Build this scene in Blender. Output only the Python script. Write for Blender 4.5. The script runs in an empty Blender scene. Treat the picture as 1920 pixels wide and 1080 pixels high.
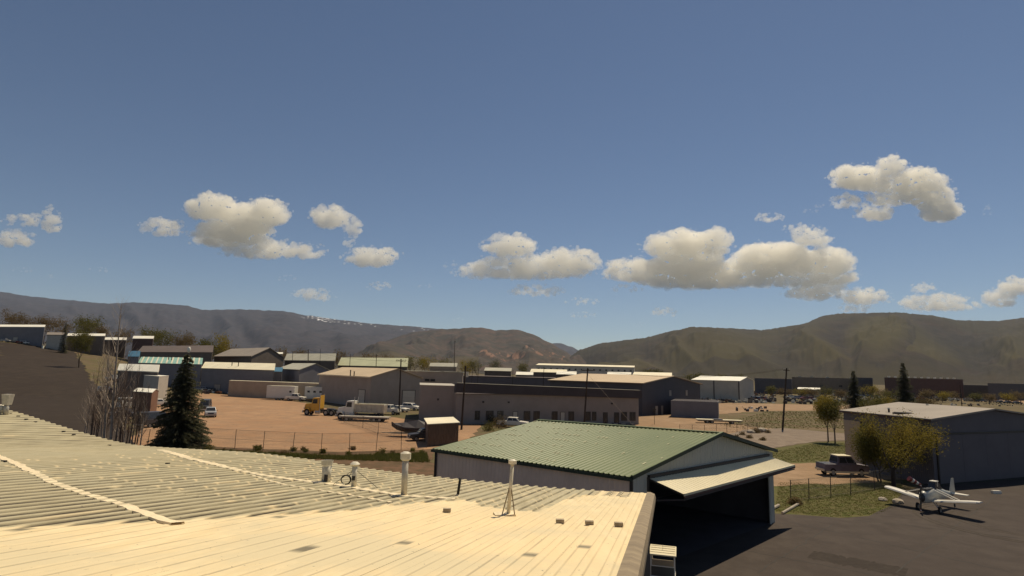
import bpy, bmesh, math, random
from mathutils import Vector, Matrix, noise as mnoise
from mathutils.geometry import delaunay_2d_cdt
R = math.radians
scn = bpy.context.scene
# ---------------------------------------------------------------- camera
CAMZ = 10.0; F = 1100.0; PITCH = 8.12; ROLL = 1.43
cam = bpy.data.objects.new('camera', bpy.data.cameras.new('camera'))
scn.collection.objects.link(cam); scn.camera = cam
cam.data.sensor_width = 36.0; cam.data.lens = 36.0 * F / 1920.0
cam.data.clip_start = 0.1; cam.data.clip_end = 60000
CM = Matrix.Rotation(R(90 + PITCH), 3, 'X') @ Matrix.Rotation(R(ROLL), 3, 'Z')
cam.matrix_world = Matrix.Translation((0, 0, CAMZ)) @ CM.to_4x4()
# ---------------------------------------------------------------- sky and sun
SUN_EL = 61.0; SUN_AZ = 35.0          # azimuth clockwise from +Y
world = bpy.data.worlds.new('World'); scn.world = world; world.use_nodes = True
wn = world.node_tree; wn.nodes.clear()
sky = wn.nodes.new('ShaderNodeTexSky'); sky.sky_type = 'NISHITA'; sky.sun_disc = False
sky.sun_elevation = R(SUN_EL); sky.sun_rotation = R(SUN_AZ)
sky.altitude = 1700; sky.air_density = 1.0; sky.dust_density = 0.3; sky.ozone_density = 1.1
bg = wn.nodes.new('ShaderNodeBackground'); bg.inputs['Strength'].default_value = 0.062
wo = wn.nodes.new('ShaderNodeOutputWorld')
wn.links.new(sky.outputs[0], bg.inputs[0]); wn.links.new(bg.outputs[0], wo.inputs[0])
sd = bpy.data.lights.new('sun', 'SUN'); sd.energy = 4.7; sd.angle = R(0.53); sd.color = (1.0, 0.86, 0.63)
so = bpy.data.objects.new('sun', sd); scn.collection.objects.link(so)
sv = Vector((math.sin(R(SUN_AZ)) * math.cos(R(SUN_EL)), math.cos(R(SUN_AZ)) * math.cos(R(SUN_EL)), math.sin(R(SUN_EL))))
so.rotation_euler = sv.to_track_quat('Z', 'Y').to_euler(); so.location = (0, 0, 60)
scn.view_settings.view_transform = 'Standard'; scn.view_settings.look = 'None'
scn.view_settings.exposure = 0.0; scn.view_settings.gamma = 1.0; scn.view_settings.use_curve_mapping = False
scn.render.engine = 'CYCLES'
scn.cycles.volume_bounces = 24; scn.cycles.max_bounces = 26; scn.cycles.transparent_max_bounces = 24
# ---------------------------------------------------------------- helpers
C = scn.collection
def ray(px, py):
    v = CM @ Vector(((px - 960) / F, -(py - 540) / F, -1.0)); return v / v.y
def at(px, py, D): return Vector((0, 0, CAMZ)) + ray(px, py) * D
def hzat(px, py, D): return at(px, py, D).z
LIFT = [(-900, 190), (0, 140), (200, 88), (320, 42), (450, 10), (600, 0), (9999, 0)]
def lift(X, Y):
    if Y < 160: return 0.0
    x = 960 + F * X / Y
    for (a, la), (b, lb) in zip(LIFT, LIFT[1:]):
        if x <= b:
            t = max(0, (x - a) / (b - a)); l = la + (lb - la) * t; break
    return l / F * (min(Y, 345) - 160)
def gz(X, Y): return lift(X, Y)
def G(px, py, dz=0.0):
    r = ray(px, py); D = 10.0; step = 1.0
    while D < 4000:
        if CAMZ + r.z * D < gz(r.x * D, D) + dz: break
        D += step; step = max(.5, D * .01)
    lo, hi = D - step * 1.1, D
    for _ in range(20):
        m = (lo + hi) / 2
        if CAMZ + r.z * m < gz(r.x * m, m) + dz: hi = m
        else: lo = m
    return Vector((r.x * hi, hi, gz(r.x * hi, hi)))
def gp(px, D):
    r = ray(px, 690); X = r.x * D; return Vector((X, D, gz(X, D)))

def mat(name, rgb, rough=.85, var=.18, scale=.6, metal=0.0, rgb2=None, bump=0.0, bscale=20., spec=.3, coord='pos', streak=None, emis=None):
    m = bpy.data.materials.new(name); m.use_nodes = True; t = m.node_tree; b = t.nodes['Principled BSDF']
    b.inputs['Roughness'].default_value = rough; b.inputs['Metallic'].default_value = metal
    b.inputs['Specular IOR Level'].default_value = spec
    g = t.nodes.new('ShaderNodeNewGeometry'); vec = g.outputs['Position']
    if streak:
        mp = t.nodes.new('ShaderNodeMapping'); mp.inputs['Scale'].default_value = streak; t.links.new(vec, mp.inputs[0]); vec = mp.outputs[0]
    n = t.nodes.new('ShaderNodeTexNoise'); n.inputs['Scale'].default_value = scale; n.inputs['Detail'].default_value = 6; n.inputs['Roughness'].default_value = .65
    t.links.new(vec, n.inputs['Vector'])
    cr = t.nodes.new('ShaderNodeValToRGB'); e = cr.color_ramp.elements
    c2 = rgb2 or tuple(min(1, c * (1 + var)) for c in rgb); c1 = rgb if rgb2 else tuple(c * (1 - var) for c in rgb)
    e[0].position = .35; e[1].position = .65; e[0].color = (*c1, 1); e[1].color = (*c2, 1)
    t.links.new(n.outputs['Fac'], cr.inputs[0]); t.links.new(cr.outputs[0], b.inputs['Base Color'])
    if bump:
        n2 = t.nodes.new('ShaderNodeTexNoise'); n2.inputs['Scale'].default_value = bscale; n2.inputs['Detail'].default_value = 4
        t.links.new(g.outputs['Position'], n2.inputs['Vector'])
        bp = t.nodes.new('ShaderNodeBump'); bp.inputs['Strength'].default_value = bump; bp.inputs['Distance'].default_value = .1
        t.links.new(n2.outputs['Fac'], bp.inputs['Height']); t.links.new(bp.outputs[0], b.inputs['Normal'])
    return m
def ground_mat(name, cols, scales, rough=.95, bump=.3, bscale=3.0, speck=None, speck_scale=1.5, speck_thr=.66):
    """cols: three colours mixed by noises of two scales, plus fine specks"""
    m = bpy.data.materials.new(name); m.use_nodes = True; t = m.node_tree; b = t.nodes['Principled BSDF']
    b.inputs['Roughness'].default_value = rough; b.inputs['Specular IOR Level'].default_value = .15
    g = t.nodes.new('ShaderNodeNewGeometry'); vec = g.outputs['Position']
    def noise(s, d=6, lo=.4, hi=.6):
        n = t.nodes.new('ShaderNodeTexNoise'); n.inputs['Scale'].default_value = s; n.inputs['Detail'].default_value = d; n.inputs['Roughness'].default_value = .7
        t.links.new(vec, n.inputs['Vector'])
        r = t.nodes.new('ShaderNodeMapRange'); r.inputs['From Min'].default_value = lo; r.inputs['From Max'].default_value = hi
        t.links.new(n.outputs['Fac'], r.inputs['Value']); return r.outputs[0]
    def mix(f, a, bb):
        mx = t.nodes.new('ShaderNodeMix'); mx.data_type = 'RGBA'
        t.links.new(f, mx.inputs[0])
        for i, c in ((6, a), (7, bb)):
            if isinstance(c, tuple): mx.inputs[i].default_value = (*c, 1)
            else: t.links.new(c, mx.inputs[i])
        return mx.outputs[2]
    c = mix(noise(scales[0]), cols[0], cols[1])
    c = mix(noise(scales[1]), c, cols[2])
    if speck: c = mix(noise(speck_scale, 3, speck_thr, speck_thr + .05), c, speck)
    t.links.new(c, b.inputs['Base Color'])
    if bump:
        n2 = t.nodes.new('ShaderNodeTexNoise'); n2.inputs['Scale'].default_value = bscale; n2.inputs['Detail'].default_value = 6
        t.links.new(vec, n2.inputs['Vector'])
        bp = t.nodes.new('ShaderNodeBump'); bp.inputs['Strength'].default_value = bump; bp.inputs['Distance'].default_value = .2
        t.links.new(n2.outputs['Fac'], bp.inputs['Height']); t.links.new(bp.outputs[0], b.inputs['Normal'])
    return m

class MB:
    def __init__(s): s.v = []; s.f = []; s.mi = []; s.cur = 0
    def add(s, vs, fs):
        o = len(s.v); s.v += [tuple(p) for p in vs]; s.f += [tuple(i + o for i in f) for f in fs]; s.mi += [s.cur] * len(fs); return s
    def box(s, c, d, rz=0.0, M=None):
        x, y, z = d[0] / 2, d[1] / 2, d[2] / 2
        vs = [Vector(p) for p in ((-x,-y,-z),(x,-y,-z),(x,y,-z),(-x,y,-z),(-x,-y,z),(x,-y,z),(x,y,z),(-x,y,z))]
        m = M or Matrix.Rotation(rz, 3, 'Z'); vs = [m @ p + Vector(c) for p in vs]
        return s.add(vs, [(0,3,2,1),(4,5,6,7),(0,1,5,4),(1,2,6,5),(2,3,7,6),(3,0,4,7)])
    def frust(s, c0, d0, c1, d1):
        vs = []
        for c, d in ((c0, d0), (c1, d1)):
            x, y = d[0] / 2, d[1] / 2
            vs += [(c[0]-x,c[1]-y,c[2]),(c[0]+x,c[1]-y,c[2]),(c[0]+x,c[1]+y,c[2]),(c[0]-x,c[1]+y,c[2])]
        return s.add(vs, [(0,3,2,1),(4,5,6,7),(0,1,5,4),(1,2,6,5),(2,3,7,6),(3,0,4,7)])
    def tube(s, p0, p1, r0, r1=None, n=8, cap=True):
        p0 = Vector(p0); p1 = Vector(p1); r1 = r0 if r1 is None else r1; d = (p1 - p0)
        if d.length < 1e-6: return s
        d.normalize(); a = d.orthogonal().normalized(); b = d.cross(a); vs = []
        for p, r in ((p0, r0), (p1, r1)):
            for k in range(n):
                t = 2 * math.pi * k / n; vs.append(p + (a * math.cos(t) + b * math.sin(t)) * r)
        fs = [(k, (k + 1) % n, n + (k + 1) % n, n + k) for k in range(n)]
        if cap: fs += [tuple(range(n - 1, -1, -1)), tuple(range(n, 2 * n))]
        return s.add(vs, fs)
    def slab(s, poly, n, th):
        """polygon of 3D points thickened along -n by th"""
        n = Vector(n) * th; k = len(poly); top = [Vector(p) for p in poly]; bot = [p - n for p in top]
        fs = [tuple(range(k)), tuple(range(2 * k - 1, k - 1, -1))] + [(i, k + i, k + (i + 1) % k, (i + 1) % k) for i in range(k)]
        return s.add(top + bot, fs)
    def extr(s, prof, y0, y1, inset=None):
        """side profile [(x,z)] extruded across y"""
        k = len(prof); vs = [(x, y0, z) for x, z in prof] + [(x, y1, z) for x, z in prof]
        fs = [tuple(range(k)), tuple(range(2 * k - 1, k - 1, -1))] + [(i, k + i, k + (i + 1) % k, (i + 1) % k) for i in range(k)]
        return s.add(vs, fs)
    def mesh(s, name, mats, smooth=False):
        me = bpy.data.meshes.new(name); me.from_pydata(s.v, [], s.f)
        for m in (mats if isinstance(mats, (list, tuple)) else [mats]): me.materials.append(m)
        me.polygons.foreach_set('material_index', s.mi)
        if smooth: me.polygons.foreach_set('use_smooth', [True] * len(s.f))
        me.update(); bm = bmesh.new(); bm.from_mesh(me); bmesh.ops.recalc_face_normals(bm, faces=bm.faces); bm.to_mesh(me); bm.free()
        return me
    def build(s, name, mats, parent=None, smooth=False, bevel=0):
        o = bpy.data.objects.new(name, s.mesh(name, mats, smooth)); C.objects.link(o)
        if parent: o.parent = parent
        if bevel:
            b = o.modifiers.new('bevel', 'BEVEL'); b.width = bevel; b.segments = 2; b.limit_method = 'ANGLE'; b.angle_limit = R(40)
        return o
def tag(o, label=None, cat=None, group=None, kind=None):
    if label: o['label'] = label
    if cat: o['category'] = cat
    if group: o['group'] = group
    if kind: o['kind'] = kind
    return o
def empty(name, loc, rz=0.0, label=None, cat=None, group=None):
    o = bpy.data.objects.new(name, None); C.objects.link(o); o.location = loc; o.rotation_euler = (0, 0, rz)
    o.empty_display_size = .3
    return tag(o, label, cat, group)
def kids(o): return [c for c in C.objects if c.parent == o]
def copy_tree(o, parent=None):
    c = o.copy(); C.objects.link(c)
    if parent: c.parent = parent
    for ch in list(kids(o)): copy_tree(ch, c)
    return c
def inst(name, mesh, parent, loc=(0,0,0), rot=(0,0,0)):
    o = bpy.data.objects.new(name, mesh); C.objects.link(o); o.parent = parent; o.location = loc; o.rotation_euler = rot; return o
def corr(mb, P00, P10, P11, P01, pitch, h, n=None, rib=.3, vdiv=1):
    """corrugated sheet: ribs run from bottom edge P00-P10 to top edge P01-P11"""
    P00, P10, P11, P01 = map(Vector, (P00, P10, P11, P01))
    L = (P10 - P00).length; k = max(1, round(L / pitch))
    if n is None: n = (P10 - P00).cross(P01 - P00).normalized()
    us = []
    for i in range(k):
        for a, hh in ((0, 0), ((1 - rib) * .8, 0), ((1 - rib) * .8 + rib * .3, 1), ((1 - rib) * .8 + rib * .8, 1)):
            us.append(((i + a) / k, hh * h))
    us.append((1, 0)); m = len(us); vs = []
    for j in range(vdiv + 1):
        w = j / vdiv
        for u, hh in us: vs.append((P00.lerp(P10, u)).lerp(P01.lerp(P11, u), w) + n * hh)
    fs = [(j * m + i, j * m + i + 1, (j + 1) * m + i + 1, (j + 1) * m + i) for j in range(vdiv) for i in range(m - 1)]
    return mb.add(vs, fs)
def sheet(name, poly, m, dz, step, kind='structure', rough_edge=0.0, seed=1):
    """ground sheet from plan polygon (x,y), draped on the terrain"""
    rnd = random.Random(seed); pts = []
    k = len(poly)
    for i in range(k):
        a = Vector(poly[i][:2]); b = Vector(poly[(i + 1) % k][:2]); n = max(1, int((b - a).length / step)); d = (b - a); nn = Vector((-d.y, d.x)).normalized() if d.length else Vector((0, 0))
        for j in range(n):
            p = a.lerp(b, j / n)
            if rough_edge and j: p = p + nn * (mnoise.noise(Vector((p.x * .35, p.y * .35, seed))) * rough_edge * 2 + mnoise.noise(Vector((p.x * 1.3, p.y * 1.3, seed))) * rough_edge)
            pts.append(p)
    nb = len(pts); xs = [p.x for p in pts]; ys = [p.y for p in pts]
    st = step * 2; X = min(xs)
    grid = []
    while X < max(xs):
        Y = min(ys)
        while Y < max(ys):
            grid.append(Vector((X + rnd.uniform(-.2, .2) * st, Y + rnd.uniform(-.2, .2) * st))); Y += st
        X += st
    vs, es, fs, _, _, _ = delaunay_2d_cdt(pts + grid, [], [list(range(nb))], 1, 1e-4)
    me = bpy.data.meshes.new(name); me.from_pydata([(v.x, v.y, gz(v.x, v.y) + dz) for v in vs], [], [tuple(f) for f in fs]); me.materials.append(m)
    bm = bmesh.new(); bm.from_mesh(me)
    for f in bm.faces:
        if f.normal.z < 0: f.normal_flip()
    bm.to_mesh(me); bm.free()
    o = bpy.data.objects.new(name, me); C.objects.link(o); o['kind'] = kind
    return o
# ---------------------------------------------------------------- materials
M = {}
M['dry'] = ground_mat('dry_ground', [(.10,.072,.042), (.16,.11,.066), (.10,.088,.036)], (.02, .15), speck=(.28,.24,.17), speck_scale=.5, speck_thr=.68, bscale=1.2)
M['gravel'] = ground_mat('red_gravel', [(0.3135, 0.1757, 0.0950), (0.3800, 0.2327, 0.1330), (0.2850, 0.1805, 0.1092)], (.05, .35), speck=(0.1615, 0.0950, 0.0570), speck_scale=1.2, speck_thr=.63, bscale=4)
M['gravel2'] = ground_mat('pale_gravel', [(.28,.175,.10), (.34,.23,.145), (.24,.16,.095)], (.06, .4), speck=(.4,.33,.25), speck_scale=2.5, speck_thr=.66)
M['asphalt'] = ground_mat('asphalt', [(0.0610, 0.0480, 0.0410), (0.0740, 0.0590, 0.0490), (0.0530, 0.0415, 0.0355)], (.05, .6), rough=.9, bump=.15, bscale=12, speck=(0.0560, 0.0480, 0.0400), speck_scale=6, speck_thr=.62)
M['road'] = ground_mat('worn_road', [(.20,.155,.115), (.24,.19,.145), (.17,.13,.10)], (.05, .5), bump=.1)
M['grass'] = ground_mat('grass_base', [(.072,.082,.018), (.09,.09,.024), (.115,.095,.04)], (.25, 1.2), speck=(0.1600, 0.1280, 0.0640), speck_scale=3, speck_thr=.68)
M['field'] = ground_mat('ploughed_field', [(.040,.029,.021), (.050,.037,.027), (.034,.025,.019)], (.03, .3), speck=(0.0720, 0.0576, 0.0432), speck_scale=.4, speck_thr=.70)
M['verge'] = ground_mat('dry_verge', [(.17,.095,.058), (.13,.08,.045), (.09,.062,.032)], (.12, .8), speck=(.3,.24,.17), speck_scale=2, speck_thr=.68)
# ---------------------------------------------------------------- base ground
def base_ground():
    vs = []; fs = []
    azs = [-1.9 + i * .02 for i in range(192)]; ds = [-60, -20, 5, 20, 40, 60, 90, 120, 150, 160, 170, 180, 190, 200, 215, 230, 245, 260, 280, 300, 320, 340, 345, 350, 400, 480, 560, 680, 800, 1000, 1250, 1600, 2200, 4000, 9000, 14000]
    for d in ds:
        for a in azs:
            X = a * max(d, 60); vs.append((X, d, gz(X, d) if d > 0 else 0))
    n = len(azs)
    for j in range(len(ds) - 1):
        for i in range(n - 1): fs.append((j*n+i, j*n+i+1, (j+1)*n+i+1, (j+1)*n+i))
    me = bpy.data.meshes.new('ground'); me.from_pydata(vs, [], fs); me.materials.append(M['dry'])
    o = bpy.data.objects.new('ground', me); C.objects.link(o); o['kind'] = 'structure'
base_ground()
def gpoly(pp): return [G(x, y)[:2] for x, y in pp]
def Wp(*a): return list(a)
f1 = gpoly([(-30, 641), (60, 648), (140, 660), (165, 700), (215, 760), (235, 800), (262, 845)])
sheet('field', f1 + [(-34, 50), (-75, 50), (-160, 110)], M['field'], .14, 4, rough_edge=1.0)
lot = gpoly([(236, 850), (262, 790), (300, 757), (380, 737), (520, 744), (640, 772), (800, 790), (900, 797), (880, 835), (812, 845), (640, 852), (400, 842)])
sheet('gravel_lot', lot, M['gravel'], .02, 3, rough_edge=.8, seed=3)
sheet('gravel_yard', gpoly([(990, 800), (1195, 796), (1180, 766), (1300, 755), (1440, 757), (1700, 763), (1700, 768), (1430, 771), (1330, 778), (1400, 800), (1560, 812), (1380, 830), (1250, 840), (1000, 830)]), M['gravel2'], .024, 3, rough_edge=.9, seed=4)
sheet('road', gpoly([(1395, 806), (1470, 803), (1640, 818), (1640, 824), (1530, 828), (1452, 840), (1330, 862), (1200, 870), (1280, 838)]), M['road'], .03, 2, rough_edge=.25, seed=5)
sheet('far_road', gpoly([(1740, 744), (1960, 753), (1990, 760), (1840, 753), (1740, 747)]), M['gravel2'], .03, 8, seed=5)
sheet('dirt_track', gpoly([(1440, 872), (1520, 868), (1660, 880), (1700, 900), (1600, 905), (1440, 912), (1400, 900)]), M['gravel2'], .026, 1.5, rough_edge=.5, seed=6)
sheet('grass_verge', gpoly([(1400, 858), (1455, 841), (1530, 829), (1600, 828), (1760, 850), (1760, 905), (1690, 906), (1700, 950), (1640, 968), (1560, 972), (1440, 972), (1400, 930)]), M['grass'], .018, 1.5, seed=7)
ap = gpoly([(1446, 963), (1500, 966), (1580, 972), (1630, 968), (1668, 950), (1692, 926), (1738, 906), (1925, 889)])
sheet('apron', [tuple(ap[0])] + [tuple(p) for p in ap] + [(130, 92), (130, -20), (-45, -20), (-45, 12), (-12, 36), (5, 31.5)], M['asphalt'], .03, 2, rough_edge=.12, seed=8)
sheet('verge', gpoly([(236, 850), (400, 838), (640, 848), (812, 842), (812, 905), (600, 880), (236, 868)]), M['verge'], .026, 2, rough_edge=.5, seed=9)
# ---------------------------------------------------------------- hills
def hill_mat(name, a, b, c, snow=False, sc=.0018):
    m = ground_mat(name, [a, b, c], (sc, sc * 4), bump=.0); t = m.node_tree; bs = t.nodes['Principled BSDF']
    n = t.nodes.new('ShaderNodeTexNoise'); n.inputs['Scale'].default_value = sc * 9; n.inputs['Detail'].default_value = 8; n.inputs['Roughness'].default_value = .75
    g = t.nodes.new('ShaderNodeNewGeometry'); t.links.new(g.outputs['Position'], n.inputs['Vector'])
    r = t.nodes.new('ShaderNodeMapRange'); r.inputs['From Min'].default_value = .35; r.inputs['From Max'].default_value = .65; r.inputs['To Min'].default_value = .6; r.inputs['To Max'].default_value = 1.3
    t.links.new(n.outputs['Fac'], r.inputs['Value'])
    src = bs.inputs['Base Color'].links[0].from_socket
    mm = t.nodes.new('ShaderNodeMix'); mm.data_type = 'RGBA'; mm.blend_type = 'MULTIPLY'; mm.inputs[0].default_value = 1
    t.links.new(src, mm.inputs[6]); t.links.new(r.outputs[0], mm.inputs[7]); out = mm.outputs[2]
    at_ = t.nodes.new('ShaderNodeAttribute'); at_.attribute_name = 'cover'
    m2 = t.nodes.new('ShaderNodeMix'); m2.data_type = 'RGBA'; t.links.new(at_.outputs['Alpha'], m2.inputs[0]); t.links.new(out, m2.inputs[6]); t.links.new(at_.outputs['Color'], m2.inputs[7])
    t.links.new(m2.outputs[2], bs.inputs['Base Color'])
    return m
def hills(name, ridge, Dr, Db, m, amp, fr, seed, p=1.2, cover=None, trees=0.0, nu=420, nv=60):
    """heightfield range: ridge given as (px,py) seen at distance Dr(px); slopes come down to Db"""
    vs = []; cols = []
    x0, x1 = ridge[0][0], ridge[-1][0]
    def ry(x):
        for (a, ya), (b, yb) in zip(ridge, ridge[1:]):
            if a <= x <= b:
                t = (x - a) / (b - a); return ya + (yb - ya) * (t * t * (3 - 2 * t) * .5 + t * .5)
        return ridge[-1][1]
    back = 10
    for j in range(nv + back + 1):
        for i in range(nu + 1):
            x = x0 + (x1 - x0) * i / nu; y = ry(x) - 1.2 * mnoise.noise(Vector((x * .09, seed, 0))) - trees * abs(mnoise.noise(Vector((x * .7, seed, 4))))
            D1 = Dr(x); top = at(x, y, D1); k = top.x / D1
            if j <= nv:
                v = j / nv; D = Db(x) + (D1 - Db(x)) * v
                base = 0
                n = mnoise.fractal(Vector((k * D1 * fr, D * fr * .45, seed * 7.7)), .9, 2.1, 6)
                rg = 1 - 2 * abs(mnoise.noise(Vector((k * D1 * fr * 1.7 + n * .6, D * fr * .35, seed * 3.1))))
                z = base + (top.z - base) * (v ** p) + amp * math.sin(math.pi * min(1, v)) ** .8 * (n * .6 + rg * .55 - .35)
                lim = (10 + (top.z - 10) * D / D1) if v < 1 else 1e9
                if v > .5: z = min(z, lim)
            else:
                v = (j - nv) / back; D = D1 + 1500 * v; z = top.z - (top.z + 40) * v * v - 60 * v
            vs.append((k * D, D, z))
            cols.append(cover(x, min(1, j / nv), rg if j <= nv else 0, n if j <= nv else 0) if cover else (0, 0, 0, 0))
    n = nu + 1
    fs = [(j*n+i, j*n+i+1, (j+1)*n+i+1, (j+1)*n+i) for j in range(nv + back) for i in range(nu)]
    me = bpy.data.meshes.new(name); me.from_pydata(vs, [], fs); me.materials.append(m)
    ca = me.color_attributes.new('cover', 'FLOAT_COLOR', 'POINT')
    ca.data.foreach_set('color', [c for q in cols for c in q])
    me.polygons.foreach_set('use_smooth', [True] * len(fs))
    o = bpy.data.objects.new(name, me); C.objects.link(o); o['kind'] = 'structure'; return o
hL = hill_mat('sage_hills', (.052,.044,.050), (.043,.040,.048), (.031,.031,.039))
hM = hill_mat('near_hills', (0.0880, 0.0576, 0.0416), (0.0640, 0.0480, 0.0368), (0.0440, 0.0400, 0.0304))
hR = hill_mat('right_hills', (0.0370, 0.0251, 0.0185), (0.0304, 0.0264, 0.0112), (0.0198, 0.0158, 0.0125))
def cov_left(x, v, X, D):
    if 560 < x < 820 and v > .86:
        w = max(0, 1 - abs(x - 605) / 60) if x < 665 else .12
        n = mnoise.noise(Vector((x * .16, v * 60, 1))) + .5 * mnoise.noise(Vector((x * .5, v * 150, 5)))
        if n > .55 - .5 * w: return (.75, .75, .78, .9)
    return (0, 0, 0, 0)
def cov_mid(x, v, X, D):
    n = mnoise.noise(Vector((x * .06, v * 14, 1))) + .5 * mnoise.noise(Vector((x * .2, v * 40, 3)))
    if .25 < v < .6 and 900 < x < 1060 and n > .15: return (.24, .135, .09, .7)
    if v < .3 and x < 900: return (.075, .058, .022, .6)
    return (0, 0, 0, 0)
def cov_right(x, v, X, D):
    e = ((x - 1645) / 70) ** 2 + ((v - .5) / .42) ** 2
    if e < 1: return (.06, .05, .016, .8 * min(1, (1 - e) * 1.5))
    g = max(0, min(1, (X + .1) * 1.3)) * (.75 - .5 * v); f = max(0, min(.6, (-X - .1) * 1.2))  # fold light and shade put into the colour: spurs lighter, gullies darker
    if v < .2: return (.045, .036, .014, .6 * (1 - v / .2) ** .5)
    if g > .05: return (.068, .056, .019, g)
    if f > .05: return (.018, .014, .012, f)
    return (0, 0, 0, 0)
hills('hills', [(-500,540),(-250,545),(0,547),(60,556),(120,562),(200,569),(250,567),(300,569),(350,573),(380,581),(450,580),(530,583),(580,592),(640,600),(700,607),(760,611),(830,617),(900,640),(1000,680),(1100,720)],
      lambda x: 9000 + 400 * math.sin(x * .01), lambda x: 3200, hL, 110, .0011, 2, cover=cov_left)
hills('hills', [(500,700),(600,676),(700,645),(780,622),(830,617),(900,614),(930,619),(970,618),(1000,627),(1030,642),(1055,656),(1080,671),(1110,700)],
      lambda x: 5200, lambda x: 2200, hM, 110, .0017, 5, cover=cov_mid)
hills('hills', [(960,690),(1000,655),(1020,645),(1050,643),(1070,650),(1090,658),(1130,680),(1200,700)], lambda x: 11000, lambda x: 8000, hL, 100, .0015, 9, nu=120)
hills('hills', [(1020,715),(1060,675),(1090,655),(1130,643),(1200,635),(1270,619),(1300,613),(1350,615),(1430,619),(1500,609),(1550,591),(1580,588),(1680,586),(1740,591),(1800,601),(1870,602),(1920,596),(2050,590),(2300,610),(2600,600)],
      lambda x: 4300, lambda x: 1500, hR, 120, .0013, 12, p=1.05, cover=cov_right, trees=2.2, nu=700)
# air
hz = MB(); hz.box((0, 5500, 600), (40000, 13000, 1206))
hm = bpy.data.materials.new('haze'); hm.use_nodes = True; hm.node_tree.nodes.clear()
hv = hm.node_tree.nodes.new('ShaderNodeVolumePrincipled'); ho = hm.node_tree.nodes.new('ShaderNodeOutputMaterial')
hv.inputs['Color'].default_value = (.62, .75, 1, 1); hv.inputs['Density'].default_value = 2.3e-5; hv.inputs['Anisotropy'].default_value = .1
hm.node_tree.links.new(hv.outputs[0], ho.inputs['Volume'])
HAZE = hz.build('haze', hm); HAZE['kind'] = 'stuff'
# ---------------------------------------------------------------- clouds
cm = bpy.data.materials.new('cloud_vapour'); cm.use_nodes = True
nt = cm.node_tree; nt.nodes.clear()
pv = nt.nodes.new('ShaderNodeVolumePrincipled'); ou = nt.nodes.new('ShaderNodeOutputMaterial')
pv.inputs['Color'].default_value = (.9998, .985, .94, 1); pv.inputs['Density'].default_value = 0.0030; pv.inputs['Anisotropy'].default_value = 0.3
nt.links.new(pv.outputs[0], ou.inputs['Volume'])
cm2 = cm.copy(); cm2.name = 'thin_cloud_vapour'; [n for n in cm2.node_tree.nodes if n.type == 'PRINCIPLED_VOLUME'][0].inputs['Density'].default_value = .0014
CLD = 22000.0; CS = CLD / F
tx1 = bpy.data.textures.new('cloud_lumps', 'CLOUDS'); tx1.noise_scale = 9 * CS; tx1.noise_depth = 5
tx2 = bpy.data.textures.new('cloud_frays', 'CLOUDS'); tx2.noise_scale = 3.0 * CS; tx2.noise_depth = 5
def cloud(label, blobs, seed, wisp=False):
    rnd = random.Random(seed); bm = bmesh.new()
    for (x, y, rx, ry) in blobs:
        rx *= 1.1; ry *= 1.12
        n = max(5, int(rx * ry / (17 if not wisp else 30)))
        for k in range(min(n, 190)):
            a = rnd.uniform(0, 2 * math.pi); q = rnd.random() ** .5
            ux = math.cos(a) * q; uy = math.sin(a) * q
            if uy > .45: uy = .45 + (uy - .45) * .5
            r = min(rx, ry) * rnd.uniform(.42, .72) * (1.05 - .5 * q)
            if wisp: r *= .7
            r = max(r, 1.6)
            p = at(x + ux * rx * .9, y + uy * ry * .9, CLD + rnd.uniform(-1, 1) * min(rx, ry * 1.6) * CS * .42)
            m = Matrix.Translation(p) @ Matrix.Diagonal((1.35, .8, .8, 1))
            bmesh.ops.create_icosphere(bm, subdivisions=1, radius=r * CS, matrix=m)
    for (x, y, rx, ry) in blobs:          # torn fringe
        for k in range(int((rx + ry) * (1.5 if not wisp else .8))):
            a = rnd.uniform(0, 2 * math.pi); q = rnd.uniform(.95, 1.3); uy = math.sin(a) * q
            if uy > .6: continue
            r = rnd.uniform(.9, 3.2) * (1.5 - q * .8); p = at(x + math.cos(a) * q * rx * 1.02, y + uy * ry * 1.02, CLD + rnd.uniform(-3, 3) * CS)
            bmesh.ops.create_icosphere(bm, subdivisions=1, radius=r * CS, matrix=Matrix.Translation(p) @ Matrix.Diagonal((1.7, .8, .75, 1)))
    me = bpy.data.meshes.new('cloud'); bm.to_mesh(me); bm.free(); me.materials.append(cm2 if wisp else cm)
    o = bpy.data.objects.new('cloud', me); C.objects.link(o)
    big = max(b[2] for b in blobs)
    m = o.modifiers.new('remesh', 'REMESH'); m.mode = 'VOXEL'; m.voxel_size = (.9 if big > 20 else .6) * CS
    d = o.modifiers.new('lumps', 'DISPLACE'); d.texture = tx1; d.strength = (10 if big > 20 else 6) * CS; d.mid_level = .43; d.texture_coords = 'GLOBAL'
    d = o.modifiers.new('frays', 'DISPLACE'); d.texture = tx2; d.strength = 4.5 * CS; d.mid_level = .47; d.texture_coords = 'GLOBAL'
    tag(o, label, 'cloud', 'fair weather clouds over the valley'); return o
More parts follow.
